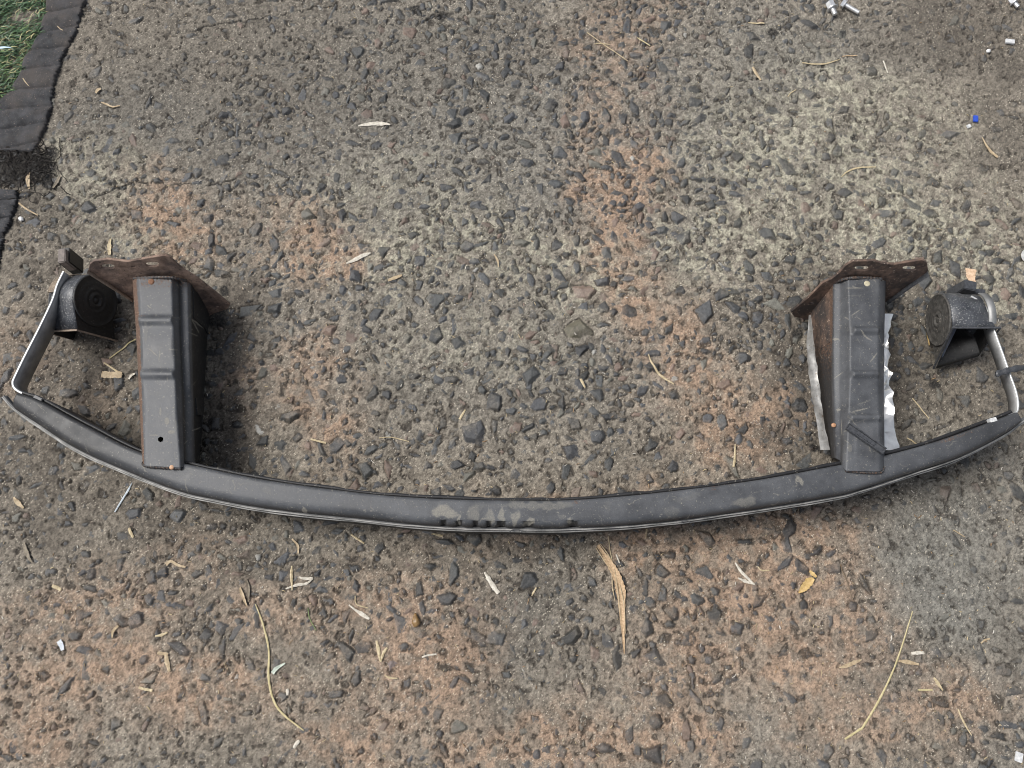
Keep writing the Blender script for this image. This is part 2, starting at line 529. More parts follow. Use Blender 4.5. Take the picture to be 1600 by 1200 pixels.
x00, y00 = xc[0], yc[0]
off = len(ext)
ncol = len(stones) + 1
S_RGB = np.zeros((ncol, 3))
for k, (sx, sy, r) in enumerate(stones):
    reach = r * 2.0 + 0.003
    i0 = max(int((sx - reach - x00) / DX) + off, off)
    i1 = min(int((sx + reach - x00) / DX) + off, off + len(xc))
    j0 = max(int((sy - reach - y00) / DX) + off, off)
    j1 = min(int((sy + reach - y00) / DX) + off, off + len(yc))
    if i1 - i0 < 2 or j1 - j0 < 2:
        continue
    lx = X[j0:j1, i0:i1] - sx
    ly = Y[j0:j1, i0:i1] - sy
    a = random.uniform(0, math.pi)
    ca, sa = math.cos(a), math.sin(a)
    asp = random.uniform(0.95, 2.1) if k >= NF else random.uniform(1.0, 1.3)
    if random.random() < 0.12 and k >= NF:
        asp *= 1.35
    u = (lx * ca + ly * sa) / math.sqrt(asp)
    v = (-lx * sa + ly * ca) * math.sqrt(asp)
    kk = random.choice((4, 5, 5, 6, 6, 7))
    h = np.full(u.shape, 1.0)
    th0 = random.uniform(0, 6.3)
    for q in range(kk):
        th = th0 + (q + random.uniform(-0.32, 0.32)) * 2 * math.pi / kk
        rr = r * random.uniform(0.62, 1.1)
        h = np.minimum(h, (rr - (u * math.cos(th) + v * math.sin(th))) * random.uniform(0.55, 1.9))
    top = r * random.uniform(0.22, 0.5)
    for q in range(random.randint(1, 3)):
        th = random.uniform(0, 6.3)
        g = random.uniform(0.02, 0.34)
        h = np.minimum(h, top + random.uniform(-0.1, 0.12) * r + g * (u * math.cos(th) + v * math.sin(th)))
    sink = random.uniform(0.05, 0.4) * r * (0.5 if k < NF else 1.0)
    base = 0.0019 * (random.random() - 0.4)
    z = base + np.minimum(h, 0.0042 + 0.1 * r) - sink
    zs = ZS[j0:j1, i0:i1]
    m = z > zs
    zs[m] = z[m]
    SID[j0:j1, i0:i1][m] = k + 1
    t = random.random()
    if t < 0.86:
        lum = random.uniform(0.028, 0.082)
        S_RGB[k + 1] = (lum * 0.94, lum * 1.0, lum * random.uniform(1.0, 1.12))
    elif t < 0.93:
        lum = random.uniform(0.09, 0.17)
        S_RGB[k + 1] = (lum * 1.25, lum * 0.9, lum * 0.72)
    elif t < 0.994:
        lum = random.uniform(0.09, 0.18)
        S_RGB[k + 1] = (lum * 1.02, lum, lum * 0.85)
    else:
        lum = random.uniform(0.22, 0.4)
        S_RGB[k + 1] = (lum, lum * 0.98, lum * 0.9)
S_RGB[3] = (0.115, 0.105, 0.075)
S_RGB[1 + fixed.index((612, 1040, 16))] = (0.15, 0.125, 0.125)

ZS += 0.0011 * (N4.fbm(X, Y, 0.004, 3) - 0.5)
dz = ZS - ZM
# open joints beside some stones
jn = N2.fbm(X + 0.7, Y, 0.016, 2)
groove = sm(-0.0024, -0.0007, dz) * (1 - sm(-0.0003, 0.0003, dz)) * sm(0.42, 0.58, jn)
ZM = ZM - 0.0018 * groove
# pits and crumbled spots
pit = sm(0.76, 0.85, N3.fbm(X, Y + 0.3, 0.011, 3))
ZM = ZM - 0.0025 * pit
# hair cracks across the top left
crack = np.zeros_like(X)
cwx = PX + 9 * (N1.fbm(X, Y, 0.012, 3) - 0.5)
cwy = PY + 14 * (N2.fbm(X, Y, 0.012, 3) - 0.5)
for line in ([(295, 50), (360, 36), (425, 25), (520, 6)], [(130, 322), (180, 292), (240, 284), (300, 290), (345, 290), (392, 266)],
             [(1250, 120), (1290, 112), (1310, 135), (1320, 150)], [(640, 30), (700, 22), (740, 40)]):
    for (ax_, ay_), (bx_, by_) in zip(line[:-1], line[1:]):
        L2 = (bx_ - ax_) ** 2 + (by_ - ay_) ** 2
        tt = np.clip(((cwx - ax_) * (bx_ - ax_) + (cwy - ay_) * (by_ - ay_)) / L2, 0, 1)
        dd = np.hypot(cwx - ax_ - tt * (bx_ - ax_), cwy - ay_ - tt * (by_ - ay_))
        crack = np.maximum(crack, sm(1.9, 0.8, dd) * sm(0.38, 0.5, N3(X, Y, 0.014)))
ZM = ZM - 0.0022 * crack
ZS = ZS - 0.0022 * crack
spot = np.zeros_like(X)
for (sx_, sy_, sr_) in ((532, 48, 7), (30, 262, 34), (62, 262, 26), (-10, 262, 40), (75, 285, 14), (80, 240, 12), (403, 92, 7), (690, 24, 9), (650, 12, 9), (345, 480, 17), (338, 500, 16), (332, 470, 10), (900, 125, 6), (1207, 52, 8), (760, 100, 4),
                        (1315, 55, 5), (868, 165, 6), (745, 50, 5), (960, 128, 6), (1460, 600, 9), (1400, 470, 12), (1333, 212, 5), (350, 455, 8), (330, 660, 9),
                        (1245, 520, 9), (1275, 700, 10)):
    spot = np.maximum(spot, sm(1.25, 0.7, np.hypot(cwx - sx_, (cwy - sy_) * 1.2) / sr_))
mask_s = sm(-0.0001, 0.0004, dz)
GZ = np.where(dz > 0, ZS, ZM)

# colour (albedo plus the painted shade)
br = np.array([0.205, 0.18, 0.145])
gy = np.array([0.185, 0.18, 0.16])
rd = np.array([0.315, 0.222, 0.156])
pl = np.array([0.37, 0.35, 0.27])
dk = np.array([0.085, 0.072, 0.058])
C = np.empty(X.shape + (3,))
C[:] = br
nz = N4.fbm(X, Y, 0.05, 4)
C *= (0.72 + 0.56 * nz)[..., None]


def over(C, w, col):
    w = np.clip(w, 0, 1)[..., None]
    return C * (1 - w) + col * w


C = over(C, GREY * 0.9, gy)
pn = N1.fbm(X, Y, 0.009, 3)
C = over(C, np.clip(PALE * (0.2 + 1.2 * sm(0.4, 0.62, pn)), 0, 1) * 0.75, pl)
rn = N2.fbm(X, Y, 0.012, 3)
C = over(C, np.clip(RED * (0.5 + 0.9 * sm(0.34, 0.6, rn)), 0, 1) * 0.88, rd)
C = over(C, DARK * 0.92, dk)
# sand grains
g1 = RNG.random(X.shape)
g2 = N3(X, Y, 0.0024)
g3 = N1(X, Y, 0.0052)
C *= np.clip(0.42 + 0.58 * g1 + 0.6 * g2 + 0.4 * (g3 - 0.5), 0.12, 2)[..., None]
dirt = sm(0.54, 0.68, N4.fbm(X - 0.3, Y, 0.007, 3))
C = over(C, dirt * (0.5 - 0.25 * np.clip(RED + SILT, 0, 1)), np.array([0.055, 0.045, 0.036]))
C = over(C, np.maximum(groove * 0.8, pit * 0.6), np.array([0.03, 0.025, 0.02]))
sp = RNG.random(X.shape)
lightgr = (sp > 0.978) & (N2(X, Y, 0.03) > 0.35)
C[lightgr] = C[lightgr] * 0.4 + np.array([0.42, 0.38, 0.31]) * RNG.uniform(0.5, 1.5, (lightgr.sum(), 1))
darkgr = sp < 0.05
C[darkgr] *= 0.4
# stones, dusted by the mortar around them
SC = S_RGB[SID] * (0.62 + 0.42 * N1(X, Y, 0.003) + 0.34 * RNG.random(X.shape))[..., None]
film = N3.fbm(X + 1.7, Y, 0.02, 3)
cover = np.clip(0.08 + 0.45 * sm(0.5, 0.75, film) + 0.5 * SILT + 0.1 * PALE, 0, 0.85)
SC = SC * (1 - cover[..., None]) + C * cover[..., None] * 0.85
C = C * (1 - mask_s[..., None]) + SC * mask_s[..., None]
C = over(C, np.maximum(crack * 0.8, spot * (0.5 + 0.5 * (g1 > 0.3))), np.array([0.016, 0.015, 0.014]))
C = np.clip(C, 0.008, 0.85)
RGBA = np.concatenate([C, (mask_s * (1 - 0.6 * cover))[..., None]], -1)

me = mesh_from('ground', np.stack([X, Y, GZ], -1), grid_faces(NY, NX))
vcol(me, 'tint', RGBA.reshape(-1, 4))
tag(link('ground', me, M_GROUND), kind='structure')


def gh(x, y):
    i = np.clip(np.searchsorted(XC, x) - 1, 2, NX - 4)
    j = np.clip(np.searchsorted(YC, y) - 1, 2, NY - 4)
    return np.max(np.stack([GZ[j + a, i + b_] for a in (-1, 0, 1, 2) for b_ in (-1, 0, 1, 2)]), 0)


# ================================================================== BUMPER
root = bpy.data.objects.new('bumper_bar', None)
root.location = (0.0, float(P(800, 800, 0)[1]), 0.0)
COL.objects.link(root)
tag(root, 'curved black steel car bumper bar with two brackets and two horns, lying on concrete', 'bumper bar')

ZT = 0.105
inner = [(27, 613), (61, 625), (137, 666), (219, 706), (314, 729), (420, 750), (544, 767), (625, 775), (712, 779.5), (810, 781), (900, 780),
         (1019, 770), (1175, 750.5), (1300, 728), (1383, 711), (1467, 688), (1550, 658), (1589, 643)]
outer = [(4, 622), (24, 643), (61, 668), (120, 706), (191, 738), (273, 770), (330, 784), (400, 797), (470, 806), (550, 814), (681, 827),
         (806, 830.5), (900, 830), (1019, 822), (1144, 806), (1300, 781), (1347, 769), (1433, 741), (1500, 718), (1567, 683), (1600, 660), (1640, 640)]


def spl(pts, xs):
    """y(x) through points, smoothed"""
    pts = np.asarray(pts, float)
    xx = np.linspace(pts[0, 0], pts[-1, 0], 1500)
    c = catmull(pts, 3000)
    o = np.argsort(c[:, 0])
    return np.interp(xs, c[o, 0], c[o, 1])


NS = 1250
xs = np.linspace(27, 1589, NS)
Ii = np.array([P(x, y, ZT) for x, y in zip(xs, spl(inner, xs))])
# outer line: same station measured square to the bar
tang = np.gradient(Ii[:, :2], axis=0)
tang /= np.linalg.norm(tang, axis=1)[:, None]
tang = smooth_rows(np.c_[tang, tang[:, :1]], 60, 0)[:, :2]
tang /= np.linalg.norm(tang, axis=1)[:, None]
W2 = np.stack([tang[:, 1], -tang[:, 0]], -1)      # across, towards the front
xo = np.linspace(4, 1640, 4000)
ZL = 0.086
Oc = np.array([P(x, y, ZL) for x, y in zip(xo, spl(outer, xo))])
wid = np.empty(NS)
for k in range(NS):
    rel = Oc[:, :2] - Ii[k, :2]
    al = np.abs(rel @ tang[k])
    q = np.argmin(al + 10 * (rel @ W2[k] < 0))
    wid[k] = rel[q] @ W2[k]
wid = smooth_rows(wid[:, None], 40, 0)[:, 0]
LIPW = 0.0028
wb = wid - LIPW                                   # body width without the lip
prof = []


def profile(w, px_):
    pts = [(0.002, 0.006), (0.0008, 0.05), (0.0, ZT - 0.006), (0.0006, ZT - 0.002), (0.003, ZT)]
    pw = 2.8 + 6.5 * max(float(sm(0.02, 0.042, w)), float(sm(500, 900, px_)))
    for f_ in np.r_[np.linspace(0.08, 0.8, 26), np.linspace(0.82, 1.0, 20)]:
        pts.append((0.003 + (w - 0.0042) * f_, ZT - 0.0105 * f_ ** pw))
    pts += [(w - 0.0012, ZT - 0.014), (w - 0.001, ZL - 0.01), (w, 0.02), (w - 0.004, 0.006)]
    return np.array(pts)


secs = np.array([profile(w, p_) for w, p_ in zip(wb, xs)])          # NS, M, 2
M_ = secs.shape[1]
V = np.zeros((NS, M_, 3))
V[:, :, :2] = Ii[:, None, :2] + W2[:, None, :] * secs[:, :, :1]
V[:, :, 2] = secs[:, :, 1]
# slight waviness, small pressed dents along the front shoulder, drain notches
bx, by = to_px(V[..., 0], V[..., 1], V[..., 2])
V[..., 2] += 0.0007 * (N1.fbm(bx, by, 90, 3) - 0.5) * (V[..., 2] > 0.06)
DENT = np.zeros(V.shape[:2])
for (dxp, dyp, rx) in [(717, 825, 5), (743, 825.5, 4), (764, 826, 4), (783, 826, 7), (826, 826.5, 8), (895, 825, 8), (693, 824, 4)]:
    g = np.exp(-(((bx - dxp) / rx) ** 2)) * sm(0.08, 0.095, V[..., 2]) * (by > dyp - 11)
    V[:, :, :2] -= (W2[:, None, :] * g[..., None]) * 0.0025
    V[..., 2] -= 0.003 * g
    DENT = np.maximum(DENT, g)
wear_shade = np.zeros((NS, M_, 4))
wear_shade[..., 3] = 1
ELL = [(693, 800, 21, 11, 15, .9), (717, 813, 5, 11, 0, .85), (742, 802, 13, 14, 0, .62), (765, 809, 8, 11, 0, .7), (784, 806, 6, 14, 0, .8),
       (807, 810, 7, 13, 0, .8), (825, 818, 8, 7, 0, .9), (842, 789, 58, 8, 0, .62), (760, 790, 24, 6, 0, .4), (893, 816, 7, 7, 0, .85),
       (878, 806, 7, 5, 0, .55), (1053, 800, 16, 10, -10, .45), (1072, 778, 24, 7, -10, .45), (1163, 784, 22, 10, -10, .62),
       (1150, 755, 22, 5, -10, .35), (1250, 750, 4, 9, 0, .85), (475, 797, 6, 5, 0, .85), (417, 765, 8, 7, 0, .45), (950, 790, 8, 10, 10, .42),
       (440, 775, 30, 8, 5, .25), (560, 800, 20, 8, 5, .2), (300, 748, 20, 9, 10, .3), (110, 690, 18, 9, 30, .35), (140, 700, 12, 6, 30, .4),
       (1225, 770, 18, 8, -10, .3), (1500, 690, 25, 8, -20, .25), (1350, 745, 40, 8, -15, .25), (1020, 795, 30, 9, -5, .3)]
wxx = bx + 16 * (N3.fbm(bx, by, 14, 3) - 0.5)
wyy = by + 12 * (N4.fbm(bx, by, 11, 3) - 0.5)
for k in range(230):
    cx = random.uniform(30, 1580)
    cy = float(spl(inner, np.array([cx]))[0]) + random.uniform(3, 44)
    if random.random() < 0.3:
        ELL.append((cx, cy, random.uniform(5, 16), random.uniform(0.6, 1.1), random.gauss(0, 50), random.uniform(.4, .8)))
    else:
        ELL.append((cx, cy, random.uniform(0.9, 2.2), random.uniform(0.9, 2.0), 0, random.uniform(.35, .8)))
for (cx, cy, rx, ry, an, w) in ELL:
    a = math.radians(an)
    u = ((wxx - cx) * math.cos(a) + (wyy - cy) * math.sin(a)) / rx
    v = (-(wxx - cx) * math.sin(a) + (wyy - cy) * math.cos(a)) / ry
    wear_shade[..., 0] = np.maximum(wear_shade[..., 0], w * 0.97 * sm(1.35, 0.66, np.sqrt(u * u + v * v)))
wear_shade[..., 0] *= V[..., 2] > 0.085
wear_shade[..., 1] = 0.2 * sm(0.6, 0.75, N2.fbm(bx, by, 40, 3)) + 0.25 * sm(0.097, 0.103, V[..., 2]) * sm(0.5, 0.62, N1.fbm(bx, by, 25, 3)) * (np.arange(M_) < 6)[None, :]
wear_shade[..., 2] = np.maximum(np.clip(1 - sm(0.092, 0.1035, V[..., 2]), 0, 0.9), sm(0.25, 0.5, DENT))  # front face and notches blackened: their shade is painted in
wear_shade[..., 2] = np.maximum(wear_shade[..., 2], 0.82 * sm(330, 90, bx) + 0.6 * sm(1400, 1560, bx) * (0.5 + N3.fbm(bx, by, 60, 3)) * 0.8)  # both ends of the bar darker
me = mesh_from('crossbeam', V, grid_faces(NS, M_, True))
bm = bmesh.new()
bm.from_mesh(me)
bm.verts.ensure_lookup_table()
bm.faces.new([bm.verts[k] for k in range(M_)])
bm.faces.new([bm.verts[(NS - 1) * M_ + k] for k in range(M_ - 1, -1, -1)])
bmesh.ops.recalc_face_normals(bm, faces=bm.faces)
bm.to_mesh(me)
bm.free()
vcol(me, 'wear_shade', wear_shade.reshape(-1, 4))
link('crossbeam', me, M_STEEL, root)

# closing plate added behind the beam; its black paints in the shade line
bp = []
for (a, z) in [(-0.0004, 0.012), (-0.0046, 0.012), (-0.0046, 0.0965), (-0.0004, 0.0965)]:
    q = np.zeros((NS, 3))
    wob = 1 + 0.5 * (N2(xs, xs * 0, 25) - 0.5)
    q[:, :2] = Ii[:, :2] + W2 * (a * (wob[:, None] if a < -0.001 else 1))
    q[:, 2] = z
    bp.append(q)
me = mesh_from('back_plate', np.stack(bp, 1), grid_faces(NS, 4, True))
vcol(me, 'wear_shade', np.zeros((NS * 4, 4)))
link('back_plate', me, M_BLACKSTEEL, root, smooth=False)

# thin wavy weld flange along the front
ext0 = [(3, 622), (12, 630)]
xf = np.linspace(4, 1636, 1300)
yf = spl(outer, xf)
Lo = np.array([P(x, y, ZL) for x, y in zip(xf, yf)])
tf = np.gradient(Lo[:, :2], axis=0)
tf /= np.linalg.norm(tf, axis=1)[:, None]
tf = smooth_rows(np.c_[tf, tf[:, :1]], 30, 0)[:, :2]
tf /= np.linalg.norm(tf, axis=1)[:, None]
nf = np.stack([tf[:, 1], -tf[:, 0]], -1)


def flange(name, z0, thick, outw, inw, seed, mat, amp):
    wv = outw + amp * (N3.fbm(xf + seed * 100, xf * 0, 60, 3) - 0.5) * 2
    zz = z0 + 0.004 * (N4.fbm(xf + seed * 70, xf * 0, 110, 2) - 0.5)
    rows = []
    for a, dz_ in ((inw, 0), (wv, 0), (wv + 0.0004, -thick * 0.5), (wv, -thick), (inw, -thick)):
        q = np.zeros((len(xf), 3))
        q[:, :2] = Lo[:, :2] + nf * (np.asarray(a)[:, None] if np.ndim(a) else a)
        q[:, 2] = zz + dz_
        rows.append(q)
    me_ = mesh_from(name, np.stack(rows, 1), grid_faces(len(xf), 5, True))
    fo_ = link(name, me_, mat, root, smooth=False)
    rows = []
    for a, dz_ in ((wv - 0.0011, 0.0002), (wv + 0.0006, 0.0002), (wv + 0.0006, -thick), (wv - 0.0011, -thick * 0.5)):
        q = np.zeros((len(xf), 3))
        q[:, :2] = Lo[:, :2] + nf * a[:, None]
        q[:, 2] = zz + dz_
        rows.append(q)
    me_ = mesh_from('worn_edge', np.stack(rows, 1), grid_faces(len(xf), 4, True))
    link('worn_edge', me_, M_LIPEDGE, fo_, smooth=False)
    return fo_


flange('weld_flange', ZL + 0.0035, 0.0014, -0.0012, -0.005, 1, M_LIP, 0.0008)
flange('weld_flange', ZL - 0.001, 0.0014, 0.0006, -0.006, 2, M_LIP, 0.0007)
for (px_, r_) in ((806, 0.0085), (1071, 0.007)):
    c0 = P(px_, float(spl(outer, np.array([px_]))[0]) - 1, ZL + 0.006)
    vv = []
    for a in np.linspace(0, math.pi, 17):
        for (rr, z) in ((r_, 0), (r_, 0.0022), (r_ - 0.0016, 0.0022), (r_ - 0.0016, 0)):
            vv.append(c0 + np.array([math.cos(a) * rr, math.sin(a) * rr * 0.5 - 0.002, z]))
    me = mesh_from('washer', np.array(vv), grid_faces(17, 4, True))
    link('washer', me, M_LIP, root, smooth=False)


# ------------------------------------------------------------------ brackets
def bracket(name, cols, counts, ribs, holes, rustf, shadef, n=330):
    """cols: columns of control points (px, py, z) running from the plate to the beam, left to right"""
    t = np.linspace(0, 1, n)
    lines = [np.array([P(*q) for q in poly(c_, t)]) for c_ in cols]
    pxs = [poly(c_, t) for c_ in cols]
    rows, prow, S = [], [], []
    for k in range(len(lines) - 1):
        for q in range(counts[k]):
            f = q / counts[k]
            rows.append(lines[k] * (1 - f) + lines[k + 1] * f)
            prow.append(pxs[k][:, :2] * (1 - f) + pxs[k + 1][:, :2] * f)
            S.append(k + f)
    rows.append(lines[-1])
    prow.append(pxs[-1][:, :2])
    S.append(len(lines) - 1.0)
    A = np.stack(rows, 1)
    Q = np.stack(prow, 1)
    S = np.array(S)
    A = smooth_rows(A, 5, 1)
    for (y0, hw, x0, x1, amp) in ribs:
        yy = (Q[..., 1] - y0) / hw
        prof_ = np.exp(-np.abs(yy) ** 2.6 * 1.2)
        A[..., 2] += amp * prof_ * sm(x0 - 3, x0 + 3, Q[..., 0]) * sm(x1 + 3, x1 - 3, Q[..., 0])
    A[..., 2] += 0.0008 * (N2.fbm(Q[..., 0], Q[..., 1], 40, 3) - 0.5)
    # closed underside
    f = grid_faces(n, A.shape[1], True)
    cx = (Q.reshape(-1, 2)[f]).mean(1)
    keep = np.ones(len(f), bool)
    wrap = np.abs(f[:, 0] % A.shape[1] - f[:, 1] % A.shape[1]) > 1
    for (hx, hy, hr) in holes:
        keep &= ~((np.hypot(cx[:, 0] - hx, cx[:, 1] - hy) < hr) & ~wrap)
    me_ = mesh_from(name, A, f[keep])
    wr = np.zeros(A.shape[:2] + (4,))
    wr[..., 3] = 1
    wr[..., 1] = rustf(Q, S[None, :] * np.ones((n, 1)))
    wr[..., 2] = shadef(S)[None, :]  # bracket sides near-black: their shade is painted in
    wr[..., 0] = 0.34 * sm(0.45, 0.7, N3.fbm(Q[..., 0], Q[..., 1], 45, 3))
    x0_, x1_ = Q[..., 0].min(), Q[..., 0].max()
    for k in range(90):
        cx_, cy_, an_ = random.uniform(x0_, x1_), random.uniform(436, 735), random.gauss(0.4, 0.9)
        L_ = random.uniform(1, 2) if random.random() < 0.65 else random.uniform(4, 14)
        u_ = (Q[..., 0] - cx_) * math.cos(an_) + (Q[..., 1] - cy_) * math.sin(an_)
        v_ = (Q[..., 1] - cy_) * math.cos(an_) - (Q[..., 0] - cx_) * math.sin(an_)
        wr[..., 0] = np.maximum(wr[..., 0], random.uniform(.4, .9) * sm(1.2, 0.8, np.hypot(u_ / L_, v_ / random.uniform(0.7, 1.3))))
    for (cx_, cy_, rx_, ry_, w_) in ((261, 658, 4, 6, .8), (268, 675, 6, 3, .8), (251, 643, 2.2, 7, .7), (241, 680, 9, 1.4, .7), (275, 665, 2, 12, .5),
                                     (243, 615, 12, 4, .4), (228, 520, 3, 20, .5), (1328, 700, 4, 7, .6), (1335, 450, 16, 2, .6), (1334, 462, 14, 1.5, .5),
                                     (1340, 470, 10, 20, .3), (1306, 530, 6, 2, .8), (1310, 640, 4, 2, .8)):
        wr[..., 0] = np.maximum(wr[..., 0], w_ * sm(1.2, 0.8, np.hypot((Q[..., 0] - cx_) / rx_, (Q[..., 1] - cy_) / ry_)))
    vcol(me_, 'wear_shade', wr.reshape(-1, 4))
    bm_ = bmesh.new()
    bm_.from_mesh(me_)
    bmesh.ops.recalc_face_normals(bm_, faces=bm_.faces)
    bm_.verts.ensure_lookup_table()
    m2 = A.shape[1]
    bm_.faces.new([bm_.verts[k] for k in range(m2)])
    bm_.faces.new([bm_.verts[(n - 1) * m2 + k] for k in range(m2 - 1, -1, -1)])
    bm_.to_mesh(me_)
    bm_.free()
    o = link(name, me_, M_STEEL, root)
    return o


def rust_left(Q, S):
    a = 0.72 * sm(3.0, 2.2, S) * (S > 0.3)
    a = np.maximum(a, 0.45 * sm(470, 440, Q[..., 1]) * sm(2.2, 3.2, S))
    a = np.maximum(a, 0.4 * sm(446, 432, Q[..., 1]))
    a = np.maximum(a, 0.42 * np.exp(-((Q[..., 1] - 494) / 5) ** 2) * sm(3.4, 3.0, S))
    a = np.maximum(a, 0.3 * sm(4.9, 5.6, S) * sm(620, 450, Q[..., 1]))
    return a


ZB = 0.113
left = bracket('mounting_bracket',
               [[(212, 440, 0.02), (225, 700, 0.02)],
                [(206, 436, 0.1), (212, 520, 0.1), (222, 726, 0.1)],
                [(210, 436, 0.108), (216, 520, 0.108), (223, 726, 0.1085)],
                [(217, 435, ZB), (222, 520, ZB), (228, 728, ZB - .002)],
                [(268, 434, ZB), (271, 520, ZB), (274, 600, ZB), (282, 731, ZB - .002)],
                [(274, 436, 0.106), (277, 520, 0.106), (280, 605, 0.106), (287, 729, 0.105)],
                [(281, 438, 0.096), (283, 520, 0.097), (287, 608, 0.097), (289, 726, 0.096)],
                [(293, 440, 0.094), (295, 520, 0.095), (298, 600, 0.094), (299, 615, 0.088), (302, 724, 0.085)],
                [(299, 443, 0.085), (300, 520, 0.085), (302, 600, 0.083), (305, 722, 0.075)],
                [(326, 470, 0.012), (322, 560, 0.012), (317, 650, 0.012), (312, 724, 0.012)]],
               [10, 6, 8, 52, 8, 8, 12, 8, 34],
               [(501, 7, 216, 271, 0.0042), (585, 7, 219, 273, 0.0042), (540, 22, 222, 270, 0.0008), (640, 30, 228, 276, 0.0008)],
               [(251, 686.5, 4.2)], rust_left, lambda S: np.maximum(sm(7.6, 8.1, S), sm(5.2, 5.8, S) * sm(6.6, 6.0, S) * 0.8))


def rust_right(Q, S):
    inner_ = sm(2.4, 1.2, S)
    a = 0.42 * inner_ * sm(640, 480, Q[..., 1]) + 0.26 * inner_
    a = np.maximum(a, 0.55 * sm(450, 432, Q[..., 1]) * sm(4.2, 3.0, S))
    a = np.maximum(a, 0.3 * sm(442, 430, Q[..., 1]))
    a = np.maximum(a, 0.34 * np.exp(-((S - 3.1) / 0.35) ** 2) * sm(640, 500, Q[..., 1]))
    return a


right = bracket('mounting_bracket',
                [[(1264, 470, 0.012), (1272, 560, 0.012), (1285, 650, 0.012), (1299, 716, 0.012)],
                 [(1299, 446, 0.086), (1299, 520, 0.086), (1299, 600, 0.085), (1303, 715, 0.078)],
                 [(1303, 442, 0.094), (1302, 520, 0.095), (1302, 600, 0.094), (1306, 716, 0.088)],
                 [(1313, 440, 0.098), (1312, 520, 0.0985), (1312, 600, 0.098), (1314, 720, 0.096)],
                 [(1319, 438, 0.106), (1321, 520, 0.106), (1322, 600, 0.106), (1316, 730, 0.105)],
                 [(1325, 436, ZB), (1328, 520, ZB), (1328, 600, ZB), (1322, 736, ZB - .002)],
                 [(1374, 436, ZB), (1372, 520, ZB), (1372, 600, ZB), (1375, 737, ZB - .002)],
                 [(1381, 438, 0.105), (1379, 520, 0.105), (1379, 600, 0.105), (1381, 733, 0.106)],
                 [(1385, 440, 0.095), (1383, 520, 0.095), (1382, 600, 0.095), (1383, 728, 0.1)],
                 [(1374, 440, 0.02), (1372, 520, 0.02), (1370, 600, 0.02), (1372, 700, 0.02)]],
                [34, 8, 10, 8, 8, 50, 8, 6, 10],
                [(517, 6, 1332, 1372, 0.0055), (585, 6, 1330, 1372, 0.0055), (653, 6, 1327, 1374, 0.0055), (690, 30, 1336, 1366, 0.0006)],
                [], rust_right, lambda S: np.maximum(sm(1.3, 0.9, S), sm(7.6, 8, S)) * 0.8)


def disc(name, px_, py_, z, r, mat, parent, dome=0.0006):
    c0 = P(px_, py_, z)
    vv = [c0 + np.array([0, 0, dome])]
    k = 20
    for rr, zz in ((r * 0.8, dome * 0.8), (r, 0), (r, -0.002)):
        for q in range(k):
            a = q * 2 * math.pi / k
            vv.append(c0 + np.array([math.cos(a) * rr, math.sin(a) * rr, zz]))
    ff = [[0, 1 + q, 1 + (q + 1) % k] for q in range(k)]
    for ring in range(2):
        b0 = 1 + ring * k
        ff += [[b0 + q, b0 + k + q, b0 + k + (q + 1) % k, b0 + (q + 1) % k] for q in range(k)]
    me_ = mesh_from(name, np.array(vv), ff)
    o = link(name, me_, mat, parent)
    return o


disc('rivet', 236, 440, ZB + 0.0004, 0.0042, M_RUST, left)
disc('rivet', 1355, 443, ZB + 0.0004, 0.0042, simple_mat('pale_primer', (0.4, 0.36, 0.25), (0.55, 0.5, 0.36), 400, 0.7), right)
tag(disc('weld_spot', 1303, 664, 0.0935, 0.003, simple_mat('copper_rust', (0.3, 0.14, 0.07), (0.5, 0.3, 0.18), 500, 0.7), right))
disc('weld_spot', 268, 730, ZB - 0.0022, 0.003, simple_mat('copper_spot', (0.4, 0.22, 0.12), (0.6, 0.4, 0.26), 500, 0.6), left)


def box_between(name, a, b_, w, h, mat, parent, bev=0.0006):
    """bar from a to b (world), width w across, height h, base at the a-b line"""
    a = np.asarray(a, float)
    b_ = np.asarray(b_, float)
    d = unit(b_ - a)
    s = unit(np.cross([0, 0, 1], d))
    up = np.cross(d, s)
    bm_ = bmesh.new()
    vs = []
    for p in (a, b_):
        for (i, j) in ((-1, 0), (1, 0), (1, 1), (-1, 1)):
            vs.append(bm_.verts.new(p + s * w * 0.5 * i + up * h * j))
    for fc in ((0, 1, 2, 3), (7, 6, 5, 4), (0, 4, 5, 1), (1, 5, 6, 2), (2, 6, 7, 3), (3, 7, 4, 0)):
        bm_.faces.new([vs[k] for k in fc])
    bmesh.ops.recalc_face_normals(bm_, faces=bm_.faces)
    if bev:
        bmesh.ops.bevel(bm_, geom=list(bm_.edges), offset=bev, segments=2, affect='EDGES')
    me_ = bpy.data.meshes.new(name)
    bm_.to_mesh(me_)
    bm_.free()
    return link(name, me_, mat, parent, smooth=False)


def bead(pts, r, mat, parent):
    q = catmull(pts, 60)
    w = np.array([P(*k) for k in q])
    vv = []
    for k, p in enumerate(w):
        rr = r * (0.75 + 0.5 * abs(math.sin(k * 0.9)) + 0.3 * random.random())
        for t in range(6):
            a_ = t * math.pi / 3
            vv.append(p + np.array([0, math.cos(a_) * rr, math.sin(a_) * rr]))
    me_ = mesh_from('weld_bead', np.array(vv), grid_faces(60, 6, True))
    vcol(me_, 'wear_shade', np.tile([0.0, 0.45, 0.6, 1], (len(vv), 1)))
    return link('weld_bead', me_, mat, parent)


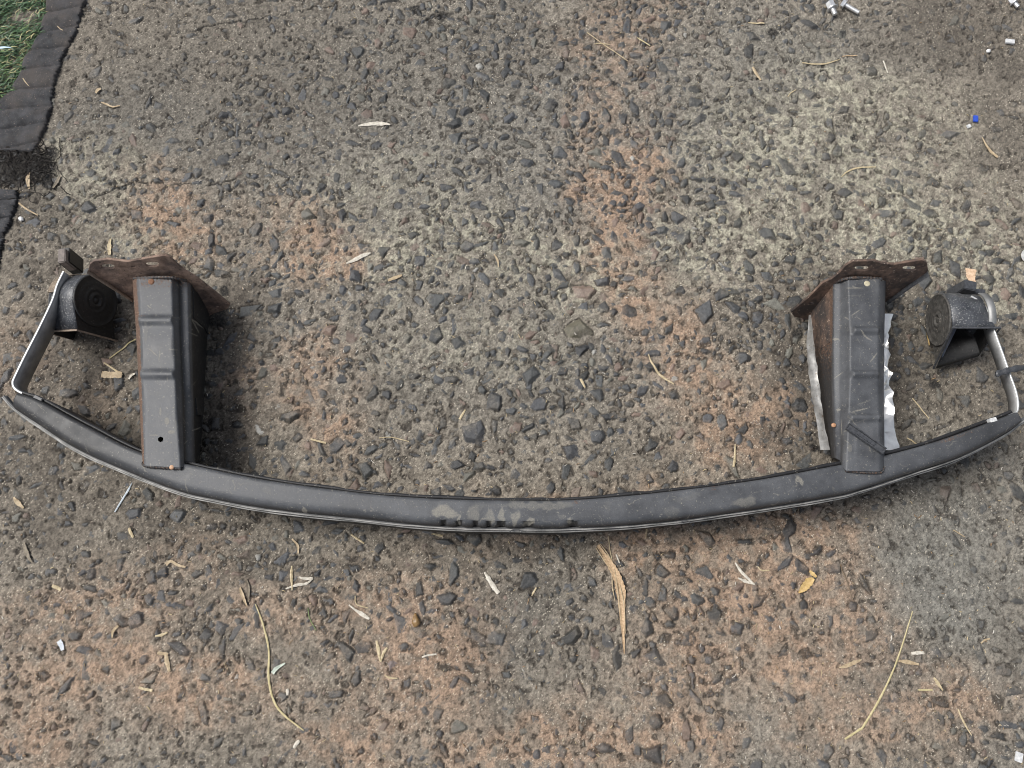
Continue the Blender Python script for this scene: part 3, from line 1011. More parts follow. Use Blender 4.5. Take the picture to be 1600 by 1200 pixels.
bead([(222, 724, .107), (228, 728, .1085), (250, 730, .1085), (284, 732, .107)], 0.0017, M_STEEL, left)
bead([(208, 435, .106), (240, 433.5, ZB), (270, 434, ZB), (292, 439, .096)], 0.002, M_STEEL, left)
bead([(1321, 736, .107), (1350, 738, .108), (1376, 738, .107), (1382, 730, .106)], 0.0014, M_STEEL, right)
bead([(1303, 441, .094), (1324, 435, ZB), (1350, 434, ZB), (1378, 436, .11)], 0.002, M_STEEL, right)


# seams and a lapped gusset on the inner side of each bracket
def side_panel(pts, mat, parent, lift=0.0018, name='gusset_plate'):
    w = np.array([P(*q) for q in pts])
    n = unit(np.cross(w[1] - w[0], w[2] - w[0]))
    view = np.array([0, 0, CAM_H]) - w.mean(0)
    if np.dot(n, view) < 0:
        n = -n
    k = len(w)
    vv = np.vstack([w + n * lift, w - n * 0.004])
    ff = [list(range(k)), list(range(2 * k - 1, k - 1, -1))]
    ff += [[q, (q + 1) % k, k + (q + 1) % k, k + q] for q in range(k)]
    me_ = mesh_from(name, vv, ff)
    bm_ = bmesh.new()
    bm_.from_mesh(me_)
    bmesh.ops.recalc_face_normals(bm_, faces=bm_.faces)
    bm_.to_mesh(me_)
    bm_.free()
    vcol(me_, 'wear_shade', np.tile([0.1, 0.25, 0.95, 1], (len(vv), 1)))  # panel coloured near-black with the painted shade of the side
    return link(name, me_, mat, parent, smooth=False)


side_panel([(301, 452, .08), (326, 474, .014), (323, 522, .014), (318, 512, .028), (301, 497, .078)], M_STEEL, left)
side_panel([(304, 622, .072), (317, 628, .03), (316, 650, .03), (307, 648, .066)], M_STEEL, left)
side_panel([(1298, 455, .08), (1266, 478, .014), (1271, 538, .014), (1285, 545, .045), (1298, 535, .08)], M_RUSTDARK, right)


# ------------------------------------------------------------------ end plates
def slot(cx, cy, hw, hh, n=16):
    out = []
    for q in range(n):
        a = q * 2 * math.pi / n
        ux = math.cos(a)
        uy = math.sin(a)
        out.append((cx + hw * math.copysign(abs(ux) ** 0.7, ux), cy + hh * math.copysign(abs(uy) ** 0.7, uy)))
    return out


def end_plate(three, outline, holes, mat, parent, thick=0.0026):
    a, b_, c_ = [P(*q) for q in three]
    n = unit(np.cross(b_ - a, c_ - a))
    if n[1] > 0:
        n = -n
    ux = unit(b_ - a)
    if ux[0] < 0:
        ux = -ux
    uy = np.cross(n, ux)
    cu = bpy.data.curves.new('end_plate', 'CURVE')
    cu.dimensions = '2D'
    cu.fill_mode = 'BOTH'
    cu.extrude = thick / 2
    cu.bevel_depth = 0.0006
    cu.bevel_resolution = 1
    for lst in [outline] + holes:
        s = cu.splines.new('POLY')
        s.points.add(len(lst) - 1)
        for k, (x, y) in enumerate(lst):
            w = on_plane(x, y, a, n) - a
            s.points[k].co = (float(np.dot(w, ux)), float(np.dot(w, uy)), 0, 1)
        s.use_cyclic_u = True
    tmp = bpy.data.objects.new('tmp_curve', cu)
    COL.objects.link(tmp)
    dg = bpy.context.evaluated_depsgraph_get()
    me_ = bpy.data.meshes.new_from_object(tmp.evaluated_get(dg))
    bpy.data.objects.remove(tmp)
    bpy.data.curves.remove(cu)
    R = Matrix(((ux[0], uy[0], n[0], a[0]), (ux[1], uy[1], n[1], a[1]), (ux[2], uy[2], n[2], a[2]), (0, 0, 0, 1)))
    me_.transform(R)
    me_.name = 'end_plate'
    me_.materials.clear()
    return link('end_plate', me_, mat, parent, smooth=False), n, a


pl_l, n_l, a_l = end_plate([(147, 408, .140), (262, 400, .143), (350, 485, .016)],
                           [(139, 422), (141, 412), (147, 407), (168, 404), (200, 408), (232, 402), (258, 398), (266, 402), (278, 413), (292, 424),
                            (306, 432), (325, 447), (345, 463), (359, 475), (355, 481), (340, 486), (326, 492), (300, 500), (250, 488), (212, 469),
                            (175, 445)],
                           [slot(169, 415, 11, 4.2), slot(238, 411.5, 11, 4.2), slot(209, 415, 4, 1.8), slot(340, 478, 3.2, 1.8)],
                           M_RUSTPLATE, left)
pl_r, n_r, a_r = end_plate([(1440, 407, .140), (1330, 408, .143), (1240, 490, .016)],
                           [(1449, 421), (1447, 409), (1440, 405), (1420, 408), (1398, 412), (1378, 411), (1366, 406), (1333, 407), (1322, 413),
                            (1310, 426), (1300, 434), (1285, 441), (1265, 462), (1236, 486), (1242, 494), (1262, 497), (1300, 500), (1350, 488),
                            (1384, 470), (1420, 444), (1444, 430)],
                           [slot(1346, 418, 12, 4.2), slot(1420, 418, 11, 4.2), slot(1378, 419.5, 5, 1.8), slot(1268, 472, 4, 2)],
                           M_RUSTDARK, right)


# turned lips along the lower edge of the raised wings
def lip_strip(pts, n, a, mat, parent, depth):
    w = np.array([on_plane(x, y, a, n) for x, y in pts]) + n * 0.0018
    up = np.array([0, 0, 1.0])
    rows = [w, w + n * depth, w + n * depth + up * 0.0022, w + up * 0.0022]
    me_ = mesh_from('plate_lip', np.stack(rows, 1), grid_faces(len(w), 4, True))
    return link('plate_lip', me_, mat, parent, smooth=False)


lip_strip([(139, 421), (175, 444), (209, 466)], n_l, a_l, M_RIM, pl_l, 0.006)
lip_strip([(1448, 424), (1420, 443), (1384, 469)], n_r, a_r, M_RUBBER, pl_r, 0.007)


# ------------------------------------------------------------------ horn straps
def strap(path, z, h, thick, name='horn_strap', side=1):
    pts = catmull([(a, b_, z) for a, b_ in path], 90)
    w = np.array([P(*q) for q in pts])
    t = np.gradient(w[:, :2], axis=0)
    t /= np.linalg.norm(t, axis=1)[:, None]
    nn = np.stack([t[:, 1], -t[:, 0]], -1) * side
    rows = []
    for (o_, dz_) in ((0, 0), (thick, 0), (thick, -h), (0, -h)):
        q = w.copy()
        q[:, :2] += nn * o_
        q[:, 2] += dz_
        rows.append(q)
    A = np.stack(rows, 1)
    me_ = mesh_from(name, A, grid_faces(len(w), 4, True))
    bm_ = bmesh.new()
    bm_.from_mesh(me_)
    bm_.verts.ensure_lookup_table()
    bm_.faces.new([bm_.verts[k] for k in range(4)])
    bm_.faces.new([bm_.verts[(len(w) - 1) * 4 + k] for k in (3, 2, 1, 0)])
    bmesh.ops.recalc_face_normals(bm_, faces=bm_.faces)
    bm_.to_mesh(me_)
    bm_.free()
    o = link(name, me_, M_ZINC, root, smooth=False)
    # bare cut edge along the top
    rows = []
    for (o_, dz_) in ((0.0, 0.0003), (thick, 0.0003), (thick, 0.0009), (0.0, 0.0009)):
        q = w.copy()
        q[:, :2] += nn * o_
        q[:, 2] += dz_
        rows.append(q)
    me_ = mesh_from('cut_edge', np.stack(rows, 1), grid_faces(len(w), 4, True))
    link('cut_edge', me_, M_ZINCEDGE, o, smooth=False)
    return o


strap([(98, 424), (88, 445), (80, 470), (60, 512), (38, 555), (22, 588), (18.5, 598), (21, 607), (30, 614), (45, 620), (66, 630)], 0.085, 0.031, 0.0028, side=-1)
strap([(1518, 462), (1533, 472), (1545, 487), (1556, 520), (1568, 553), (1580, 587), (1589, 613), (1592, 632), (1589, 645), (1575, 650)], 0.085, 0.02, 0.0022)


# ------------------------------------------------------------------ horns
def horn(c0, n, vdir, R, T, mouth_hi, mouth_lo, disc_mat, rim_mat, label, tipk=1.0, lot=0.0):
    """snail horn: n = axis out of the round face, vdir = away from the mouth"""
    n = unit(n)
    v = unit(vdir - np.dot(vdir, n) * n)
    u = unit(np.cross(v, n))
    if u[2] < 0:
        u = -u

    def W(a, b_, d):
        return c0 + u * a + v * b_ + n * d
    out = [(R * 0.93, -mouth_hi)]
    out += [(R * 0.98, -mouth_hi * 0.5)]
    for a in np.linspace(0, 205, 30):
        a = math.radians(a)
        out.append((R * math.cos(a), R * math.sin(a)))
    out += [(-R * 0.78, -R * 0.72), (-R * 0.8, -mouth_lo * 0.9), (-R * tipk, -mouth_lo)]
    k = len(out)
    rows = []
    for (d, s) in ((-T, 0.86), (-T * 0.97, 0.93), (-T * 0.55, 0.96), (-T * 0.5, 1.0), (-0.002, 1.0), (0.0, 0.96)):
        rows.append([W(a * s, b_ * (s if b_ > -R * 0.6 else 1) * (1 + lot * d / T if (b_ < -R * 0.6 and a < 0) else 1), d * (1 + 0.3 * float(sm(0.0, 1.0, -b_ / R)))) for a, b_ in out])
    A = np.array(rows)
    nr = len(rows)
    ff = grid_faces(nr, k, False).tolist()
    vv = A.reshape(-1, 3)
    ff.append(list(range(k)))
    ff.append([(nr - 1) * k + q for q in range(k)][::-1])
    me_ = mesh_from('horn', vv, ff)
    bm_ = bmesh.new()
    bm_.from_mesh(me_)
    bmesh.ops.recalc_face_normals(bm_, faces=bm_.faces)
    bm_.to_mesh(me_)
    bm_.free()
    h = link('horn', me_, M_HORN, root, smooth=False)
    for p_ in h.data.polygons:
        p_.use_smooth = len(p_.vertices) == 4
    h.data.materials.append(disc_mat)
    h.data.materials.append(M_HORNDISC)
    h.data.materials.append(M_HORNDISC)
    big = [p_ for p_ in h.data.polygons if len(p_.vertices) > 4]
    max(big, key=lambda p_: Vector(p_.center).dot(Vector(n))).material_index = 1
    md = h.modifiers.new('wall', 'SOLIDIFY')
    md.thickness = 0.0022
    md.offset = -1
    md.material_offset = 2
    h['label'] = label
    # round pressed face with rings
    prof_ = [(0.0, 0.0025), (0.07, 0.0025), (0.1, 0.0008), (0.15, 0.0008), (0.18, 0.003), (0.24, 0.0034), (0.3, 0.0012), (0.36, 0.0012),
             (0.4, 0.002), (0.46, 0.0022), (0.5, 0.0014), (0.6, 0.0014), (0.7, 0.0016), (0.74, 0.0012), (0.9, 0.001), (0.94, 0.002),
             (0.98, 0.002), (0.99, 0.0)]
    m2 = 56
    dv = []
    for (r_, d) in prof_:
        for q in range(m2):
            a = q * 2 * math.pi / m2
            dv.append(W(R * r_ * math.cos(a), R * r_ * math.sin(a), d + 0.0004))
    me_ = mesh_from('horn_face', np.array(dv), grid_faces(len(prof_), m2, True))
    fo = link('horn_face', me_, disc_mat, h)
    # two pressed ribs on the face
    # rolled rim around the mouth
    loop = [W(R * 0.9, -mouth_hi, -T * 1.28), W(R * 0.96, -mouth_hi, 0.001), W(-R * tipk, -mouth_lo, 0.001), W(-R * tipk, -mouth_lo * (1 - lot), -T * 1.28)]
    lp = np.array(loop)
    vv = []
    for q in range(4):
        p0 = lp[q]
        for (i, j) in ((-1, -1), (1, -1), (1, 1), (-1, 1)):
            cdir = unit(lp.mean(0) - p0)
            vv.append(p0 - cdir * 0.0012 * i + v * 0.0012 * j)
    ff = []
    for q in range(4):
        for s in range(4):
            ff.append([q * 4 + s, q * 4 + (s + 1) % 4, ((q + 1) % 4) * 4 + (s + 1) % 4, ((q + 1) % 4) * 4 + s])
    me_ = mesh_from('mouth_rim', np.array(vv), ff)
    link('mouth_rim', me_, rim_mat, h, smooth=False)
    # inner partition seen through the mouth
    q = [W(R * 0.4, -mouth_hi + 0.006, -T * 0.12), W(-R * 0.55, -mouth_lo + 0.012, -T * 0.12), W(-R * 0.5, -R * 0.2, -T * 0.4), W(R * 0.4, -R * 0.2, -T * 0.4)]
    q = np.array(q)
    vv = np.vstack([q, q - n * 0.002])
    me_ = mesh_from('sound_duct', vv, [[0, 1, 2, 3], [7, 6, 5, 4], [0, 4, 5, 1], [1, 5, 6, 2], [2, 6, 7, 3], [3, 7, 4, 0]])
    link('sound_duct', me_, simple_mat('blue_grey_duct', (0.07, 0.085, 0.12), (0.12, 0.14, 0.18), 200, 0.3), h, smooth=False)
    return h, W


hl, WL = horn(P(149, 470, 0.052), np.array([math.cos(0.32), -0.08, math.sin(0.32)]), np.array([-0.12, 1, 0.36]), 0.0385, 0.050, 0.042, 0.060,
              M_HORNDISC, M_RIM, 'black snail horn with a very dark round face, dusty shell', 0.85)
hr, WR = horn(P(1467, 500, 0.052), np.array([-math.cos(0.08), 0.02, -math.sin(0.08)]), np.array([0.02, 1, 0.0]), 0.0385, 0.050, 0.026, 0.062,
              M_HORNLIT, M_RUBBER, 'black snail horn with grey face and open mouth', 0.92, 0.3)


def prism_box(name, c0, ux, uy, uz, sx, sy, sz, mat, parent, bev=0.0012, taper=1.0):
    bm_ = bmesh.new()
    vs = []
    for k in (-1, 1):
        tp = taper if k > 0 else 1
        for (i, j) in ((-1, -1), (1, -1), (1, 1), (-1, 1)):
            vs.append(bm_.verts.new(c0 + unit(ux) * sx * 0.5 * i * tp + unit(uy) * sy * 0.5 * j * tp + unit(uz) * sz * 0.5 * k))
    for fc in ((3, 2, 1, 0), (4, 5, 6, 7), (0, 1, 5, 4), (1, 2, 6, 5), (2, 3, 7, 6), (3, 0, 4, 7)):
        bm_.faces.new([vs[k] for k in fc])
    bmesh.ops.recalc_face_normals(bm_, faces=bm_.faces)
    bmesh.ops.bevel(bm_, geom=list(bm_.edges), offset=bev, segments=2, affect='EDGES')
    me_ = bpy.data.meshes.new(name)
    bm_.to_mesh(me_)
    bm_.free()
    return link(name, me_, mat, parent, smooth=False)


# plug sockets on top of the horns
prism_box('plug_socket', P(111, 408, 0.045), [1, 0.15, 0], [-0.15, 1, 0], [0, 0, 1], 0.017, 0.024, 0.04, M_HORNDISC, hl)
prism_box('socket_side', P(105, 406, 0.058), [1, 0.15, 0], [-0.15, 1, 0], [0, 0, 1], 0.011, 0.022, 0.03,  # lighter left part of the socket
          simple_mat('pale_socket', (0.12, 0.105, 0.095), (0.24, 0.2, 0.18), 200, 0.7), hl)
prism_box('plug_socket', P(1503, 455, 0.04), [1, -0.25, 0], [0.25, 1, 0], [0, 0, 1], 0.024, 0.02, 0.045, M_RUBBER, hr, taper=0.75)
prism_box('wiring_tab', P(1528, 456, 0.04), [1, -0.1, 0], [0.1, 1, 0], [0, 0, 1], 0.02, 0.008, 0.006, M_RUBBER, hr)


def washer_arc(name, W, R, T, parent, a0, a1, d0, d1, scale, mat=None):
    vv = []
    for a in np.linspace(math.radians(a0), math.radians(a1), 24):
        for (s, d) in ((scale, d0), (scale + 0.05, d0), (scale + 0.05, d1), (scale, d1)):
            vv.append(W(R * s * math.cos(a), R * s * math.sin(a), d))
    me_ = mesh_from(name, np.array(vv), grid_faces(24, 4, True))
    return link(name, me_, mat or M_ZINC, parent, smooth=False)


washer_arc('steel_collar', WL, 0.0385, 0.05, hl, -50, 75, -0.0525, -0.0505, 0.8)
washer_arc('clamp_band', WL, 0.0385, 0.038, hl, 20, 115, -0.047, -0.03, 1.0, simple_mat('dirty_band', (0.12, 0.09, 0.065), (0.3, 0.24, 0.18), 300, 0.7))
washer_arc('steel_collar', WR, 0.0385, 0.05, hr, -30, 60, -0.06, -0.05, 0.95)

# black rail wedged across the right bracket
a = P(1323, 666, ZB + 0.0005)
b2 = P(1381, 706, ZB + 0.0005)
rail = box_between('plastic_rail', a, b2, 0.0105, 0.0022, M_RUBBER, root)
d = unit(b2 - a)
s = unit(np.cross([0, 0, 1], d))
for k in (-1, 1):
    box_between('rail_ridge', a + s * 0.0042 * k + np.array([0, 0, 0.002]), b2 + s * 0.0042 * k + np.array([0, 0, 0.002]), 0.0018, 0.0024, M_RUBBER, rail, 0.0004)
for (f0, f1) in ((0.0, 0.02), (0.27, 0.74), (0.97, 1.0)):
    box_between('rail_web', a + (b2 - a) * f0 + np.array([0, 0, 0.0016]), a + (b2 - a) * f1 + np.array([0, 0, 0.0016]), 0.0052, 0.002, M_RUBBER, rail, 0.0003)


# foil strips beside the right bracket
def foil(le, re, mat, amp, seed, nu=9, nv=64, crush=0):
    t = np.linspace(0, 1, nv)
    L = np.array([P(*q) for q in poly(le, t)])
    R_ = np.array([P(*q) for q in poly(re, t)])
    f = np.linspace(0, 1, nu)
    A = L[:, None] * (1 - f[None, :, None]) + R_[:, None] * f[None, :, None]
    gx, gy = np.meshgrid(f * 14, t * 110)
    wob = N1(gx + seed * 31, gy * 0.9, 9.0) - 0.5 + 0.5 * (N2(gx + seed * 17, gy, 4.0) - 0.5)
    A[..., 2] += amp * wob
    if crush:
        A[..., 2] += crush * (np.random.default_rng(seed).random(A.shape[:2]) - 0.5) * (np.sin(math.pi * t) ** 0.6)[:, None]
        A[:, 1:-1, 0] += 0.5 * crush * (np.random.default_rng(seed + 5).random((nv, nu - 2)) - 0.5)
    A[..., 0] += 0.4 * amp * (N3(gx, gy + seed, 8) - 0.5)
    top = A.reshape(-1, 3)
    bot = top.copy()
    bot[:, 2] -= 0.0005
    f0 = grid_faces(nv, nu)
    nvt = len(top)
    me_ = mesh_from('foil_strip', np.vstack([top, bot]), np.vstack([f0, f0[:, ::-1] + nvt]))
    return link('foil_strip', me_, mat, root, smooth=False)


o = foil([(1264, 492, .052), (1260, 543, .045), (1266, 600, .04), (1275, 655, .035), (1282, 703, .03)],
         [(1267, 492, .056), (1273, 543, .056), (1280, 600, .05), (1287, 655, .046), (1297, 703, .04)], M_FOILDULL, 0.0012, 1, 4, 22, 0.005)
tag(o, 'dull creased silver foil strip on the inner side of the bracket')
o = foil([(1379, 490, .092), (1379, 515, .092), (1378, 560, .092), (1376, 640, .092), (1377, 703, .096)],
         [(1396, 490, .09), (1389, 516, .09), (1386, 545, .09), (1388, 562, .09), (1394, 627, .09), (1405, 704, .092)], M_FOIL, 0.004, 2, 4, 30, 0.016)
tag(o, 'bright crumpled silver foil strip on the outer side of the bracket')

# little clips at the beam ends
prism_box('white_clip', P(1550, 657, 0.1), [1, 0.25, 0], [-0.25, 1, 0], [0, 0, 1], 0.0095, 0.006, 0.008, M_WHITE, root, 0.0006)
prism_box('black_clip', P(61, 625, 0.095), [1, -0.5, 0], [0.5, 1, 0], [0, 0, 1], 0.013, 0.007, 0.01, M_RUBBER, root, 0.0008)
tb = catmull([P(1555, 585, 0.09), P(1572, 580, 0.092), P(1590, 576, 0.09), P(1630, 572, 0.07)], 24)
tv = []
for k, p in enumerate(tb):
    hw = 0.0048 * (0.85 + 0.15 * math.sin(k))
    if k == 0:
        hw *= 0.6
    for (i, j) in ((-1, 0), (1, 0), (1, 1), (-1, 1)):
        tv.append(p + np.array([0, hw * i, 0.0022 * j]))
me = mesh_from('rubber_tab', np.array(tv), grid_faces(24, 4, True))
link('rubber_tab', me, M_RUBBER, root, smooth=False)

# ================================================================== EDGING, GRASS
def edging(right_pts, left_pts, label, seed):
    nv_, nu_ = 260, 60
    t = np.linspace(0, 1, nv_)
    R_ = poly(right_pts, t)
    L_ = poly(left_pts, t)
    f = np.linspace(0, 1, nu_)
    Q = L_[:, None] * (1 - f[None, :, None]) + R_[:, None] * f[None, :, None]
    Q[..., 0] += (3.5 * (N1(Q[..., 1] * 1.0, Q[..., 0] * 0, 9) - 0.5) + 5 * (RNG.random((nv_, 1)) - 0.5)) * (f > 0.9)[None, :] * (f[None, :] - 0.9) * 10
    x, y = [], []
    A = np.array([[P(a, b_, 0.0) for a, b_ in row] for row in Q])
    ph = (Q[..., 1] + 0.12 * Q[..., 0] + 8 * (N2(Q[..., 1], Q[..., 0], 60) - 0.5) + seed * 11) / 29.0
    cor = np.abs(np.sin(math.pi * ph)) ** 0.3
    A[..., 2] = 0.001 + 0.007 * cor + 0.0006 * np.sin(ph * 2.1) + 0.002 * (N3.fbm(Q[..., 0], Q[..., 1], 12, 3) - 0.5)
    e = np.minimum(f, 1 - f)
    A[..., 2] -= 0.004 * np.exp(-e / 0.02)[None, :]
    A[:, 0, 2] = -0.01
    A[:, -1, 2] = -0.006
    A[0, :, 2] = -0.006
    A[-1, :, 2] = -0.006
    me_ = mesh_from('edging_strip', A, grid_faces(nv_, nu_))
    o_ = link('edging_strip', me_, M_EDGING)
    bm_ = bmesh.new()
    bm_.from_mesh(me_)
    bmesh.ops.recalc_face_normals(bm_, faces=bm_.faces)
    bm_.to_mesh(me_)
    bm_.free()
    return tag(o_, label, 'edging strip', 'charcoal edging beside the grass')


edging([(150, -60), (137, -5), (122, 50), (97, 100), (88, 130), (84, 165), (72, 205), (55, 240)],
       [(88, -60), (76, -5), (72, 25), (60, 60), (40, 95), (30, 125), (10, 150), (-20, 190), (-40, 234)],
       'long charcoal grey ribbed edging strip between the green grass and the concrete', 0)
edging([(30, 300), (27, 325), (18, 352), (8, 372), (4, 400), (-6, 440)],
       [(-60, 296), (-60, 325), (-60, 352), (-60, 372), (-60, 400), (-60, 440)],
       'short piece of charcoal edging below the black roots at the left border', 3)

# grass: blades laid over by the mower
bl_v, bl_f, bl_c = [], [], []
left_edge = np.array([(88, -60), (76, -5), (74, 25), (66, 55), (46, 95), (36, 125), (16, 152), (-8, 185), (-40, 234)], float)
cnt = 0
while cnt < 5200:
    gx = random.uniform(-110, 92)
    gy = random.uniform(-70, 205)
    lim = np.interp(gy, left_edge[:, 1], left_edge[:, 0]) - 3
    if gx > lim:
        continue
    if ((gx - 35) / 26) ** 2 + ((gy - 30) / 13) ** 2 < 1 and random.random() < 0.85:
        continue
    p = P(gx, gy, 0.0)
    p[2] = random.uniform(0, 0.004)
    ln = random.uniform(0.014, 0.034)
    az = random.gauss(0.35, 0.55) + (math.pi if random.random() < 0.3 else 0)
    if lim - gx < 14:
        az = random.gauss(0.5, 0.6)
        ln *= 0.7
    le = random.uniform(0.35, 0.95)
    dxy = np.array([math.cos(az), math.sin(az), 0])
    sd = np.array([-math.sin(az), math.cos(az), 0])
    w = random.uniform(0.0006, 0.0013)
    b0 = len(bl_v)
    tn = random.random()
    colr = np.array([0.03, 0.068, 0.026]) * random.uniform(0.6, 1.7)
    if tn > 0.9:
        colr = np.array([0.3, 0.28, 0.14]) * random.uniform(0.6, 1.2)
    elif tn > 0.75:
        colr = np.array([0.11, 0.17, 0.06]) * random.uniform(0.8, 1.3)
    for k in range(4):
        q = k / 3
        el = 1.25 * (1 - q) * (1 - le) + 0.75 * (1 - q * 0.9)
        c0 = p + dxy * ln * q * (0.55 + 0.4 * le) + np.array([0, 0, ln * (math.sin(el * 1.0) * q * (0.8 - 0.45 * le))])
        ww = w * (1 - 0.85 * q ** 2)
        bl_v += [c0 - sd * ww + np.array([0, 0, 0.0003]), c0 + sd * ww]
        bl_c += [(*np.clip(colr * (1 + 0.25 * q), 0, 1), 1)] * 2
    for k in range(3):
        bl_f.append((b0 + 2 * k, b0 + 2 * k + 1, b0 + 2 * k + 3, b0 + 2 * k + 2))
    cnt += 1
me = mesh_from('grass', np.array(bl_v), np.array(bl_f))
vcol(me, 'tint', np.array(bl_c))
tag(link('grass', me, M_GRASS), kind='stuff')


# ================================================================== LITTER
def blade(name, pts, widths, mat, thick=0.0006, lift=0.0006, fold=0.0, n=None, z0=None):
    """a thin solid strip lying along pts (photo pixels), widths in photo pixels"""
    n = n or max(10, 6 * len(pts))
    q = catmull(pts, n)
    w = np.array([P(a, b_, 0.002) for a, b_ in q])
    z = gh(w[:, 0], w[:, 1])
    for _ in range(3):
        zz = np.r_[z[0], z, z[-1]]
        z = np.maximum(z, 0.5 * (zz[:-2] + zz[2:]))
    if z0 is not None:
        z = np.maximum(z, z0)
    w[:, 2] = z + lift + 0.0005 * np.abs(np.sin(np.linspace(0, 5, n)))
    t = np.gradient(w[:, :2], axis=0)
    t /= np.linalg.norm(t, axis=1)[:, None] + 1e-9
    s = np.stack([-t[:, 1], t[:, 0], np.zeros(n)], -1)
    hw = np.interp(np.linspace(0, 1, n), np.linspace(0, 1, len(widths)), widths) * 0.00043
    hw = hw * (1 + 0.3 * (RNG.random(n) - 0.5))
    up = np.array([0, 0, 1.0])
    th = np.minimum(thick, hw * 1.2 + 0.0002)[:, None]
    rows = [w - s * hw[:, None] + up * fold, w + up * (th * 0.5), w + s * hw[:, None] + up * fold, w - up * (th * 0.5)]
    A = np.stack(rows, 1)
    f = grid_faces(n, 4, True).tolist()
    f.append([3, 2, 1, 0])
    f.append([(n - 1) * 4 + k for k in range(4)])
    me_ = mesh_from(name, A.reshape(-1, 3), f)
    o_ = link(name, me_, mat, smooth=False)
    return o_


